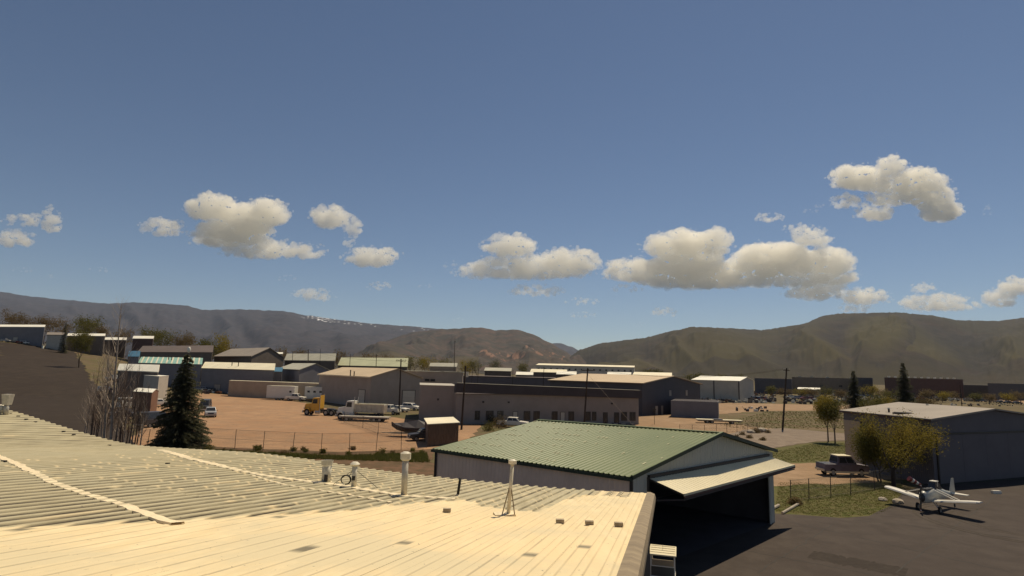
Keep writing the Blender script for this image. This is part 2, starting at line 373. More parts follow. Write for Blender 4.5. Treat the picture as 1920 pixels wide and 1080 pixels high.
CL = [
 ('small lumpy cloud with an upright right end near the left edge', [(50,414,36,11),(97,415,15,25)]),
 ('small rounded cloud cut by the left edge of the view', [(26,449,34,15)]),
 ('small oval cloud just left of the big left cloud bank', [(303,428,37,16)]),
 ('big puffy cloud bank in the left half of the sky', [(398,390,44,25),(490,400,46,27),(430,440,64,26),(480,467,60,20),(565,472,40,15),(455,425,50,30)]),
 ('ragged cloud with a frayed right side above a flat small one', [(620,408,33,21),(661,428,14,20),(655,455,9,10)]),
 ('compact cloud below the ragged frayed one left of centre', [(698,483,46,19)]),
 ('small low cloud hanging right above the snowy ridge', [(585,554,35,11)]),
 ('tiny low puff to the right of the snowy ridge cloud', [(711,538,18,7)]),
 ('flat wide cloud at the centre with a hump on its left', [(955,462,44,22),(995,503,118,22),(1065,490,58,22),(900,510,40,14)]),
 ('low lens shaped cloud right under the central cloud', [(1006,545,44,11)]),
 ('tiny puff at the left tip of the central cloud', [(845,498,11,7)]),
 ('largest cloud bank with two bright domes right of centre', [(1288,462,70,29),(1345,448,26,19),(1200,508,64,22),(1300,512,108,32),(1450,490,74,31),(1545,492,50,26),(1400,520,150,22),(1560,515,45,22)]),
 ('tongue of cloud below the large bank touching the right hills', [(1530,546,54,19),(1620,558,43,16),(1605,578,28,9)]),
 ('tall ragged cloud highest in the right sky', [(1610,335,50,24),(1672,312,26,20),(1722,342,48,25),(1690,370,64,17),(1762,394,36,24),(1735,365,50,20),(1650,345,40,18)]),
 ('small puff below the highest right cloud', [(1640,398,32,17)]),
 ('faint frayed puff left below the highest right cloud', [(1586,379,24,14)]),
 ('slanting cloud above the right end of the large bank', [(1500,430,26,9),(1522,446,34,18)]),
 ('tiny bright puff above the large bank on the right', [(1444,409,22,9)]),
 ('long low cloud sitting over the right hill crest', [(1750,568,60,16),(1790,572,44,12)]),
 ('faint puff above the long low cloud over the right hills', [(1731,540,20,10)]),
 ('leaning cloud cut by the right edge of the view', [(1875,560,30,17),(1905,540,28,18)]),
 ('small thin puff alone at the far right of the sky', [(1852,397,7,11)]),
 ('small flat cloud under the left tip of the large bank', [(1175,542,24,6)]),
 ('upper of two thin flat puffs low in the centre gap', [(1090,566,25,6)]),
 ('lower of two thin flat puffs low in the centre gap', [(1092,591,20,5)]),
 ('slanting small puff low above the right hill slope', [(1244,586,21,8)]),
 ('lowest tiny puff above the right hill slope', [(1205,610,13,5)]),
 ('faint wisp under the big left cloud bank', [(540,522,14,5)]),
 ('faint wisp low in the left sky', [(182,506,15,4)]),
 ('faint wisp low at the centre left', [(797,536,10,3)]),
 ('thin wisp trailing left of the highest right cloud', [(1545,385,16,5),(1520,396,12,3)]),
 ('tiny faint puff at the far left above the ridge', [(95,519,7,3)]),
 ('faint wisp at the far left below the rounded cloud', [(44,506,15,4)]),
 ('very faint low wisp above the middle ridge', [(860,600,9,3)]),
]
for i, (l, b) in enumerate(CL): cloud(l, b, 100 + i, wisp=max(q[2] for q in b) < 18)
# ---------------------------------------------------------------- own hangar roof
TH = R(14.6); ET = Vector((-math.cos(TH), math.sin(TH))); ES = Vector((-math.sin(TH), -math.cos(TH)))
c0 = at(1218, 925, 24.8); O2 = Vector((c0.x, c0.y))
def ts(X, Y): d = Vector((X, Y)) - O2; return d.dot(ET), d.dot(ES)
EAVE = [(1218,925),(1090,919),(1000,913),(920,905),(860,900),(800,893),(745,887),(690,880),(637,872),(600,865),(512,854),(480,850),(370,844),(300,840),(260,837),(225,831),(182,820),(135,806),(90,792),(45,777),(0,766),(-60,752)]
ZE = []
for px, py in EAVE:
    r = ray(px, py); k = r.x
    # intersect plan line O2 + ET t with X = k Y
    t = (k * O2.y - O2.x) / (ET.x - k * ET.y); Y = O2.y + ET.y * t; ZE.append((t, CAMZ + r.z * Y))
ZE = sorted(ZE)
def ze_raw(t):
    if t <= ZE[0][0]: return ZE[0][1]
    for (a, za), (b, zb) in zip(ZE, ZE[1:]):
        if t <= b: return za + (zb - za) * (t - a) / (b - a)
    a, za = ZE[-2]; b, zb = ZE[-1]; return min(8.5, zb + (zb - za) / (b - a) * (t - b) * .5)
ZES = [sum(ze_raw(i * .5 + j * .4) for j in range(-2, 3)) / 5 for i in range(-4, 130)]
def ze(t):
    q = max(0, min(len(ZES) - 2, (t + 2) / .5)); i = int(q); return ZES[i] + (ZES[i+1] - ZES[i]) * (q - i)
ZR = 8.45; SR = 30.0
def rz(t, s):
    e = ze(t); return e + (ZR - e) * s / SR
def roofpt(t, s, dz=0.0):
    p = O2 + ET * t + ES * s; return Vector((p.x, p.y, rz(t, s) + dz))
def onroof(px, py):
    r = ray(px, py); D = 60.0
    while D > 1:
        X = r.x * D; t, s = ts(X, D)
        if s >= -.05 and CAMZ + r.z * D < rz(t, s) + 1e-3: pass
        elif s >= 0: break
        D -= .02
    # march from the camera outwards for the first hit
    D = 2.0
    while D < 60:
        X = r.x * D; t, s = ts(X, D)
        if CAMZ + r.z * D <= rz(t, s): break
        D += .02
    return t, s
def roofmat():
    m = bpy.data.materials.new('coated_roof_metal'); m.use_nodes = True; t = m.node_tree; b = t.nodes['Principled BSDF']
    b.inputs['Roughness'].default_value = .62; b.inputs['Specular IOR Level'].default_value = .25
    a = t.nodes.new('ShaderNodeAttribute'); a.attribute_name = 'coat'
    g = t.nodes.new('ShaderNodeNewGeometry')
    mp = t.nodes.new('ShaderNodeMapping'); mp.inputs['Rotation'].default_value = (0, 0, TH); mp.inputs['Scale'].default_value = (3.2, .28, 1); t.links.new(g.outputs['Position'], mp.inputs[0])
    def nz(vec, s, lo, hi, d=6):
        n = t.nodes.new('ShaderNodeTexNoise'); n.inputs['Scale'].default_value = s; n.inputs['Detail'].default_value = d; n.inputs['Roughness'].default_value = .7
        t.links.new(vec, n.inputs['Vector']); r = t.nodes.new('ShaderNodeMapRange'); r.inputs['From Min'].default_value = lo; r.inputs['From Max'].default_value = hi
        t.links.new(n.outputs['Fac'], r.inputs['Value']); return r.outputs[0]
    def mix(f, x, y):
        q = t.nodes.new('ShaderNodeMix'); q.data_type = 'RGBA'
        if isinstance(f, float): q.inputs[0].default_value = f
        else: t.links.new(f, q.inputs[0])
        for i, c in ((6, x), (7, y)):
            if isinstance(c, tuple): q.inputs[i].default_value = (*c, 1)
            else: t.links.new(c, q.inputs[i])
        return q.outputs[2]
    sv_ = mp.outputs[0]; P = g.outputs['Position']
    old = mix(nz(sv_, 1.0, .35, .65), (.35, .30, .185), (.50, .435, .28))
    old = mix(nz(P, .35, .4, .7), old, (.42, .375, .25))
    new = mix(nz(sv_, .9, .3, .7), (.70, .55, .31), (.83, .68, .42))
    new = mix(nz(P, .22, .52, .66), new, (.60, .51, .32))
    new = mix(nz(P, .11, .48, .7), new, (.82, .63, .36))
    new = mix(nz(P, .16, .5, .62), new, (.66, .555, .35))
    c = mix(a.outputs['Fac'], old, new)
    c = mix(nz(P, 9.0, .70, .74, 2), c, (.28, .24, .17))       # dirt flecks
    a2 = t.nodes.new('ShaderNodeAttribute'); a2.attribute_name = 'rib_shade_bare'
    c = mix(a2.outputs['Fac'], c, (.055, .042, .03))  # paints lap shade along the rib feet; also darkens the bare slots
    t.links.new(c, b.inputs['Base Color'])
    n2 = t.nodes.new('ShaderNodeTexNoise'); n2.inputs['Scale'].default_value = 14; n2.inputs['Detail'].default_value = 4; t.links.new(P, n2.inputs['Vector'])
    bp = t.nodes.new('ShaderNodeBump'); bp.inputs['Strength'].default_value = .25; bp.inputs['Distance'].default_value = .01
    t.links.new(n2.outputs['Fac'], bp.inputs['Height']); t.links.new(bp.outputs[0], b.inputs['Normal'])
    return m
RM = roofmat()
M['coat'] = mat('thick_roof_coating', (.78, .65, .43), .6, .12, 1.5, bump=.4, bscale=9)
M['darkmetal'] = mat('dark_metal', (.035, .03, .028), .5, .2)
M['oldwood'] = mat('old_wood', (.20, .14, .08), .8, .25)
# outline of the freshly coated zone in roof coordinates
inner = [(-40, 990), (150, 985), (285, 978), (420, 972), (560, 964), (640, 960), (700, 952), (780, 944), (850, 940), (870, 936), (905, 949), (960, 957), (1010, 960), (1050, 940), (1100, 930), (1130, 915)]
ZONE = [onroof(x, y) for x, y in inner]
ZONE = [(ZONE[0][0] + 6, ZONE[0][1])] + ZONE + [(3.2, -1), (-3, -1), (-3, 60), (ZONE[0][0] + 6, 60)]
def inzone(t, s):
    c = False; n = len(ZONE); j = n - 1
    for i in range(n):
        a, b = ZONE[i], ZONE[j]
        if (a[1] > s) != (b[1] > s) and t < (b[0] - a[0]) * (s - a[1]) / (b[1] - a[1]) + a[0]: c = not c
        j = i
    return c
def seam_pts(pp): return [onroof(x, y) for x, y in pp]
SEAM1 = seam_pts([(-30, 846), (20, 868), (60, 887), (100, 908), (160, 929), (215, 945), (250, 957), (285, 972), (340, 986)])
SEAM2 = seam_pts([(300, 845), (350, 860), (420, 877), (475, 890), (540, 900), (600, 907), (650, 914), (690, 921), (760, 932), (860, 938)])
SEAM3 = seam_pts([(480, 932), (540, 942), (600, 950), (690, 955)])
SEAM4 = seam_pts([(475, 893), (530, 910), (600, 921), (680, 934), (740, 945)])
RIB = .40; PW = RIB * 3
def coatval(t, s, k):
    n = mnoise.noise(Vector((t * 3.3, s * .5, 3))) * .35
    z = 1.0 if inzone(t + n * .5, s + n) else 0.0
    if not z:
        # streaks and dabs over the fasteners, in rows
        row = abs(((s + .25 * mnoise.noise(Vector((t * .8, 0, 1)))) % .92) - .46)
        h = mnoise.noise(Vector((round(t / RIB) * 1.71, math.floor(s / .92) * 2.3, 9)))
        if row < .05 and h > .02 and s < 14 and t < 21: z = .8
        if mnoise.noise(Vector((t * 4, s * .35, 20))) > .5: z = max(z, .4)
    else:
        hs_ = (math.sin(math.floor(t / RIB) * 78.233 + math.floor(s / 1.3) * 37.719) * 43758.5) % 1
        if hs_ > .962 and .25 < (s / 1.3) % 1 < .25 + .3 * ((hs_ * 991) % 1) and (t / RIB) % 1 < .55 and s > 4: z = -.5
        if .5 < t < 6.2 and .3 < s < 3.0:      # bare slots left near the eave corner
            ci = math.floor(t / .61); col = (math.sin(ci * 12.9898 + 4.1) * 43758.5) % 1; ex = (math.sin(ci * 7.1) * 951.3) % 1
            if .12 < (s % .62) < .46 and col > .2 and s < 1.6 + 1.5 * ex and .08 < (t % .61) < .55: z = -.5
    return z
own = empty('hangar', (O2.x, O2.y, 0), 0, 'near hangar with the broad cream coated ribbed metal roof filling the foreground', 'hangar')
prof = [(0, 0), (.46, 0), (.53, .05), (.60, .85), (.66, 1), (.84, 1), (.90, .85), (.97, .05)]
GRV = [0, 0, 1, 0, 0, 0, 0, .6]  # weights of the shade painted at the rib feet
s_cuts = [0, 6.1, 12.2, 18.3, 24.4, 30.0]
npan = 0
for i in range(0, 38):
    for j in range(len(s_cuts) - 1):
        t0 = i * PW; sa, sb = s_cuts[j], s_cuts[j + 1]
        cs = [roofpt(t0, sa), roofpt(t0, sb), roofpt(t0 + PW, sb), roofpt(t0 + PW, sa)]
        if all(p.y < 1.2 for p in cs): continue
        if all(p.y < 60 and p.x < -1.05 * p.y - 2.5 for p in cs): continue
        st = .10 if sa < 12 else .25
        ns = max(1, int((sb - sa) / st)); ts_ = [t0 + (q + a) * RIB for q in range(3) for a, _ in prof] + [t0 + PW]
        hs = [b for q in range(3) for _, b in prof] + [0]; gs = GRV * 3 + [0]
        vs = []; cv = []; gv = []
        jit = mnoise.noise(Vector((i * 3.1, j * 5.7, 0))) * .006
        for b in range(ns + 1):
            s = sa + (sb - sa) * b / ns
            for t, h, gg in zip(ts_, hs, gs):
                cvv = coatval(t, s, 0); hh = .055 * (1 - .72 * min(1, max(0, cvv)) * (1 if inzone(t, s) else 0))
                lap = .006 * (1 - (s - sa) / (sb - sa))          # each sheet laps over the one below it
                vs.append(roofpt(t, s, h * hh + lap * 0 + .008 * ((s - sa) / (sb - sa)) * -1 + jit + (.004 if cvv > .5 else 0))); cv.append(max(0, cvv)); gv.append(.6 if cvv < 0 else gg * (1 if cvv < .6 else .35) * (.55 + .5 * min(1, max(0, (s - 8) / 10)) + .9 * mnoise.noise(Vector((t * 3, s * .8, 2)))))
        m_ = len(ts_); fs = [(b*m_+a, b*m_+a+1, (b+1)*m_+a+1, (b+1)*m_+a) for b in range(ns) for a in range(m_ - 1)]
        me = bpy.data.meshes.new('roof_panel'); me.from_pydata([v - Vector((O2.x, O2.y, 0)) for v in vs], [], fs); me.materials.append(RM)
        me.update()
        if me.polygons[0].normal.z < 0:
            me.flip_normals()
        ca = me.attributes.new('coat', 'FLOAT', 'POINT'); ca.data.foreach_set('value', cv)
        ca = me.attributes.new('rib_shade_bare', 'FLOAT', 'POINT'); ca.data.foreach_set('value', gv)
        o = bpy.data.objects.new('roof_panel', me); C.objects.link(o); o.parent = own; npan += 1
def ribbon(name, pts, w, label=None, hgt=.02, m=None, parent=own, seed=0):
    mb = MB(); vs = []; P = []
    for (a, b) in zip(pts, pts[1:]):
        n = max(2, int(math.hypot(b[0] - a[0], b[1] - a[1]) / .12))
        for q in range(n): P.append((a[0] + (b[0] - a[0]) * q / n, a[1] + (b[1] - a[1]) * q / n))
    for k, (t, s) in enumerate(P):
        a = P[max(0, k - 1)]; b = P[min(len(P) - 1, k + 1)]; d = Vector((b[0] - a[0], b[1] - a[1])).normalized(); n = Vector((-d.y, d.x))
        step = mnoise.noise(Vector((math.floor(t / .3) * 1.3, seed, 4))) * .09
        w1 = w * (.5 + .3 * mnoise.noise(Vector((k * .25, seed, 0)))); w2 = w * (.5 + .3 * mnoise.noise(Vector((k * .25, seed, 8))))
        for o_, z_ in ((-w1, .0), (-w1 * .9, 1), (w2 * .9, 1), (w2, .0)):
            tt = t + n.x * o_; s2 = s + n.y * o_ + step
            vs.append(roofpt(tt, s2, .034 + hgt * z_ * .8 if z_ else .005) - Vector((O2.x, O2.y, 0)))
    mb.add(vs, [(k*4+a, k*4+a+1, (k+1)*4+a+1, (k+1)*4+a) for k in range(len(P) - 1) for a in range(3)])
    return mb.build(name, m or M['coat'], parent)
ribbon('lap_strip', SEAM1, .27, seed=1); ribbon('lap_strip', SEAM2, .42, seed=2); ribbon('lap_strip', SEAM4, .16, seed=3, hgt=.004)
# walls, eave closure, rake flashing
Lw = lambda v: Vector(v) - Vector((O2.x, O2.y, 0))
mb = MB(); N = 90
row = []
for i in range(N + 1):
    t = i * .52; p = roofpt(t, .25); row.append((p.x, p.y, p.z - .1))
vs = [Lw(p) for p in row] + [Lw((p[0], p[1], -.2)) for p in row]
mb.add(vs, [(i, i + 1, N + 2 + i, N + 1 + i) for i in range(N)])
rk = [roofpt(.35, s, -.14) for s in (0.25, 10, 20, 30)]
mb.add([Lw(p) for p in rk] + [Lw((p.x, p.y, -.2)) for p in rk], [(i, i + 1, 5 + i, 4 + i) for i in range(3)])
M['ownwall'] = mat('own_wall', (.16, .14, .125), .7)
mb.build('wall', M['ownwall'], own)
mb = MB(); vs = []
M['flash'] = mat('weathered_flashing', (.20, .155, .105), .8, .3, 2.0, rgb2=(.31, .245, .16), streak=(.6, 2.2, 1))
n = 60; pr = [(.10, .050), (-.04, .055), (-.20, -.01), (-.24, -.14), (-.24, -.28)]
for k in range(n + 1):
    s = -.05 + 26 * k / n
    for a, z in pr:
        vs.append(Lw(roofpt(a, s, z + .004 * mnoise.noise(Vector((s * 2, a * 9, 0))))))
m_ = len(pr); mb.add(vs, [(k*m_+a, k*m_+a+1, (k+1)*m_+a+1, (k+1)*m_+a) for k in range(n) for a in range(m_ - 1)])
mb.build('rake_flashing', M['flash'], own)
# dark closure strip under the eave
mb = MB(); vs = []
for i in range(N + 1):
    for s, z in ((.02, -.004), (.02, -.10)): vs.append(Lw(roofpt(i * .5, s, z)))
mb.add(vs, [(2*i, 2*i+2, 2*i+3, 2*i+1) for i in range(N)]); mb.build('eave_closure', M['darkmetal'], own)
# ---- things on the roof
M['galv'] = mat('galvanised_pipe', (.42, .39, .33), .45, .3, 4, metal=.3, rgb2=(.62, .56, .45))
M['whitepipe'] = mat('painted_pipe', (.62, .57, .45), .55, .2, 5)
M['rubber'] = mat('black_rubber', (.02, .018, .016), .7)
def roofbase(px, py): t, s = onroof(px, py); p = roofpt(t, s); return p
def top_h(px, py, p): return at(px, py, p.y).z - p.z
def vent(px, py, ptop, r, label, kind, m='whitepipe', patch=.30):
    p = roofbase(px, py); h = top_h(ptop[0], ptop[1], p)
    e = empty('vent_pipe', p, 0, label, 'vent pipe', 'vent pipes standing on the near roof')
    if kind == 'open':
        mb = MB().tube((0,0,0), (0,0,h*.86), r, n=20); o = mb.build('pipe', M[m], e, True)
        MB().tube((0,0,h*.8), (0,0,h), r*1.22, r*1.3, n=20, cap=False).build('collar', M[m], e)
    elif kind == 'cap':
        MB().tube((0,0,0), (0,0,h-.1), r, n=16).build('pipe', M[m], e, True)
        mb = MB().tube((0,0,h-.13), (0,0,h-.07), r*1.3, r*1.9, n=20).tube((0,0,h-.07), (0,0,h), r*1.9, r*1.0, n=20); mb.build('rain_cap', M['whitepipe'], e)
    elif kind == 'drum':
        MB().tube((0,0,0), (0,0,h-.2), r, n=16).build('pipe', M[m], e, True)
        mb = MB().tube((0,0,h-.22), (0,0,h-.04), r*1.65, n=20).tube((0,0,h-.04), (0,0,h), r*1.45, r*.9, n=20).tube((0,0,h-.27), (0,0,h-.22), r*1.1, r*1.65, n=20); mb.build('rain_cap', M['whitepipe'], e)
    mb = MB().tube((0,0,-.02), (0,0,.05), r*2.2, r*1.25, n=14).box((-.15, -.02, .028), (patch*1.6, patch, .05), .2); mb.build('base_flashing', M['coat'], e)
    return e, p, h
v1 = vent(611, 906, (612, 863), .16, 'short fat open topped vent pipe, leftmost of the four big ones', 'open')
MB().box((.04, -.165, .2), (.12, .02, .22)).build('dark_patch', M['darkmetal'], v1[0])
v2 = vent(663, 915, (664, 866), .088, 'short vent pipe with a flat white cap and two guy wires', 'cap')
for dx, dy in ((-.75, .1), (.85, -.2)):
    MB().tube((0,0,.62), (dx, dy, .06), .008, n=5).build('guy_wire', M['darkmetal'], v2[0])
MB().box((0, -.088, .33), (.10, .02, .14)).build('dark_patch', M['darkmetal'], v2[0])
v3 = vent(757, 931, (760, 847), .10, 'tall grey vent pipe with a drum shaped white cap', 'drum', 'galv')
# leaning black pipe
p = roofbase(858, 930); h = top_h(861, 896, p)
e = empty('black_pipe', p, 0, 'thin black pipe stub leaning at the coating edge between two tall vents', 'pipe')
MB().tube((0,0,-.02), (.07,0,h), .045, n=12).build('pipe', M['rubber'], e, True)
MB().tube((0,0,-.03), (-.06,0,.05), .10, .06, n=12).build('base_flashing', M['coat'], e)
# braced mast vent
p = roofbase(953, 966); h = top_h(960, 861, p)
e = empty('braced_vent_mast', p, 0, 'tallest thin vent mast with tripod braces, rightmost on the near roof', 'vent pipe', 'vent pipes standing on the near roof')
MB().tube((0,0,0), (.08,0,h-.08), .05, n=12).build('pipe', M['whitepipe'], e, True)
MB().tube((.08,0,h-.12), (.08,0,h-.03), .11, n=16).tube((.08,0,h-.03), (.08,0,h), .1, .05, n=16).build('rain_cap', M['whitepipe'], e)
for q in ((-.17, -.16), (.17, -.13), (-.02, .22)):
    MB().tube((.045,0,h*.58), (q[0], q[1], .02), .014, n=6).build('brace', M['oldwood'], e)
MB().box((-.1, -.02, .028), (.55, .35, .05), .2).build('base_flashing', M['coat'], e)
# coil of cable by the second vent
p = roofbase(648, 909)
e = empty('cable_coil', p + Vector((0, 0, .17)), 0, 'coil of black cable hanging at the foot of the capped vent', 'cable')
mb = MB()
for q in range(3):
    rr = .155 + q * .012
    pts = [Vector((math.cos(a) * rr, q * .02 - .02, math.sin(a) * rr * .9)) for a in [k * math.pi / 12 for k in range(25)]]
    for a, b in zip(pts, pts[1:]): mb.tube(a, b, .013, n=5, cap=False)
mb.build('loop', M['rubber'], e)
MB().tube((-.1, 0, -.14), (-.22, -.03, -.15), .014, n=5).tube((.1, 0, .1), (.33, .1, .55), .01, n=5).build('cable_end', M['rubber'], e)
# small blocks
M['block'] = mat('weathered_block', (.36, .29, .20), .9, .25, 8)
for k, (x, y, l) in enumerate([(838, 957, 'small tan block on the coated roof, alone left of the braced mast'), (1050, 978, 'small tan block just right of the braced mast, first of the row of three'), (1105, 981, 'small tan block in the middle of the row of three'), (1160, 984, 'small tan block nearest the roof edge in the row of three')]):
    p = roofbase(x, y + 4); tag(MB().box((0,0,.055), (.20, .12, .07)).box((0,0,.10), (.20,.12,.012)).build('block', M['block']), l, 'block', 'small blocks on the near roof').location = p
# lantern-like vent and ball at the left edge
p = roofbase(10, 779); h = top_h(11, 739, p)
e = empty('roof_vent', p, 0, 'grey square headed roof vent at the far left edge of the near roof', 'vent')
MB().tube((0,0,0), (0,0,h*.55), .12, n=12).build('pipe', M['galv'], e, True)
MB().frust((0,0,h*.5), (.30,.30), (0,0,h), (.42,.36)).build('hood', M['galv'], e)
p = roofbase(0, 776); mb = bmesh.new(); bmesh.ops.create_uvsphere(mb, u_segments=16, v_segments=12, radius=.26); me = bpy.data.meshes.new('ball'); mb.to_mesh(me); mb.free(); me.materials.append(M['whitepipe'])
for f in me.polygons: f.use_smooth = True
o = bpy.data.objects.new('ball_vent', me); C.objects.link(o); o.location = p + Vector((0,0,.25)); tag(o, 'pale round ball vent cut by the left edge of the photo', 'vent')
# stray dark fasteners near the left eave
mb = MB()
for x, y in [(19,777),(34,782),(49,788),(66,793),(119,811),(138,817),(205,837),(314,872),(7,868)]:
    t, s = onroof(x, y); p = Lw(roofpt(t, s, .05)); mb.box(p, (.13, .1, .06))
mb.build('fastener', M['rubber'], own)['kind'] = 'stuff'
# ---------------------------------------------------------------- building materials
def wallmat(name, rgb, pitch=.3, rough=.7, var=.08):
    """painted ribbed metal siding, fine ribs as relief"""
    m = mat(name, rgb, rough, var, .4); t = m.node_tree; b = t.nodes['Principled BSDF']
    g = t.nodes.new('ShaderNodeNewGeometry')
    w = t.nodes.new('ShaderNodeTexWave'); w.wave_type = 'BANDS'; w.bands_direction = 'DIAGONAL'; w.inputs['Scale'].default_value = .9 / pitch
    mp = t.nodes.new('ShaderNodeMapping'); mp.inputs['Scale'].default_value = (1, 1, 0); t.links.new(g.outputs['Position'], mp.inputs[0]); t.links.new(mp.outputs[0], w.inputs['Vector'])
    bp = t.nodes.new('ShaderNodeBump'); bp.inputs['Strength'].default_value = .35; bp.inputs['Distance'].default_value = .03
    t.links.new(w.outputs['Fac'], bp.inputs['Height']); t.links.new(bp.outputs[0], b.inputs['Normal']); return m
M['grn'] = mat('green_roof', (.098, .135, .048), .5, .1, .25, rgb2=(.14, .172, .068), spec=.4)
M['grntrim'] = mat('dark_green_trim', (.03, .045, .03), .5)
M['taupe'] = mat('taupe_siding', (.80, .63, .50), .6, .08, .5)
M['slate'] = mat('slate_siding', (.44, .44, .39), .6, .06, .5)
M['cream'] = mat('cream_metal', (.68, .60, .41), .5, .05, .6)
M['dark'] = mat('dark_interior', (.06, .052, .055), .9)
M['glass'] = mat('window_glass', (.03, .032, .036), .15, .1, spec=.5)
M['wgrey'] = wallmat('grey_siding', (0.3250, 0.2687, 0.2250)); M['wtan'] = wallmat('tan_siding', (.38, .30, .22)); M['wdark'] = wallmat('dark_blue_siding', (0.0775, 0.0725, 0.0813))
M['wbrown'] = wallmat('brown_siding', (0.1125, 0.0900, 0.0750)); M['wwhite'] = wallmat('white_siding', (.55, .50, .42)); M['wred'] = wallmat('red_brown_siding', (0.0840, 0.0462, 0.0392))
M['wpale'] = wallmat('pale_grey_siding', (.42, .38, .32)); M['wfar'] = wallmat('bluish_grey_siding', (0.1610, 0.1540, 0.1680)); M['wplum'] = wallmat('plum_siding', (0.1092, 0.0989, 0.1092))
M['rcream'] = mat('cream_roof', (.80, .72, .52), .5, .08, .2); M['rtan'] = mat('tan_roof', (.52, .40, .26), .6, .08, .2); M['rgrey'] = mat('grey_roof', (.27, .23, .19), .7, .1, .2)
M['rwhite'] = mat('white_roof', (.82, .78, .66), .5, .06, .2); M['rgreen'] = mat('pale_green_roof', (.47, .47, .30), .55, .08, .2); M['rteal'] = mat('teal_roof', (.30, .50, .42), .5, .1, .3)
M['rblue'] = mat('blue_roof', (.07, .17, .26), .5, .1, .3); M['rbrown'] = mat('brown_roof', (.13, .10, .085), .7, .12, .2); M['rpale'] = mat('pale_grey_roof', (.40, .38, .30), .6, .1, .2)
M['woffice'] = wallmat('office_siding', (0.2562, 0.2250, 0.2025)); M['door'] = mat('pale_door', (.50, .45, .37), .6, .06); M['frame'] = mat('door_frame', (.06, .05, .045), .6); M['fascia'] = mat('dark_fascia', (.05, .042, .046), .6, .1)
M['wood'] = mat('weathered_boards', (.13, .085, .055), .85, .3, 3, streak=(3, 3, .4)); M['concrete'] = mat('concrete', (.36, .31, .25), .9, .15, 2)
UP = Vector((0, 0, 1))
def V2(v, z): return Vector((v[0], v[1], z))
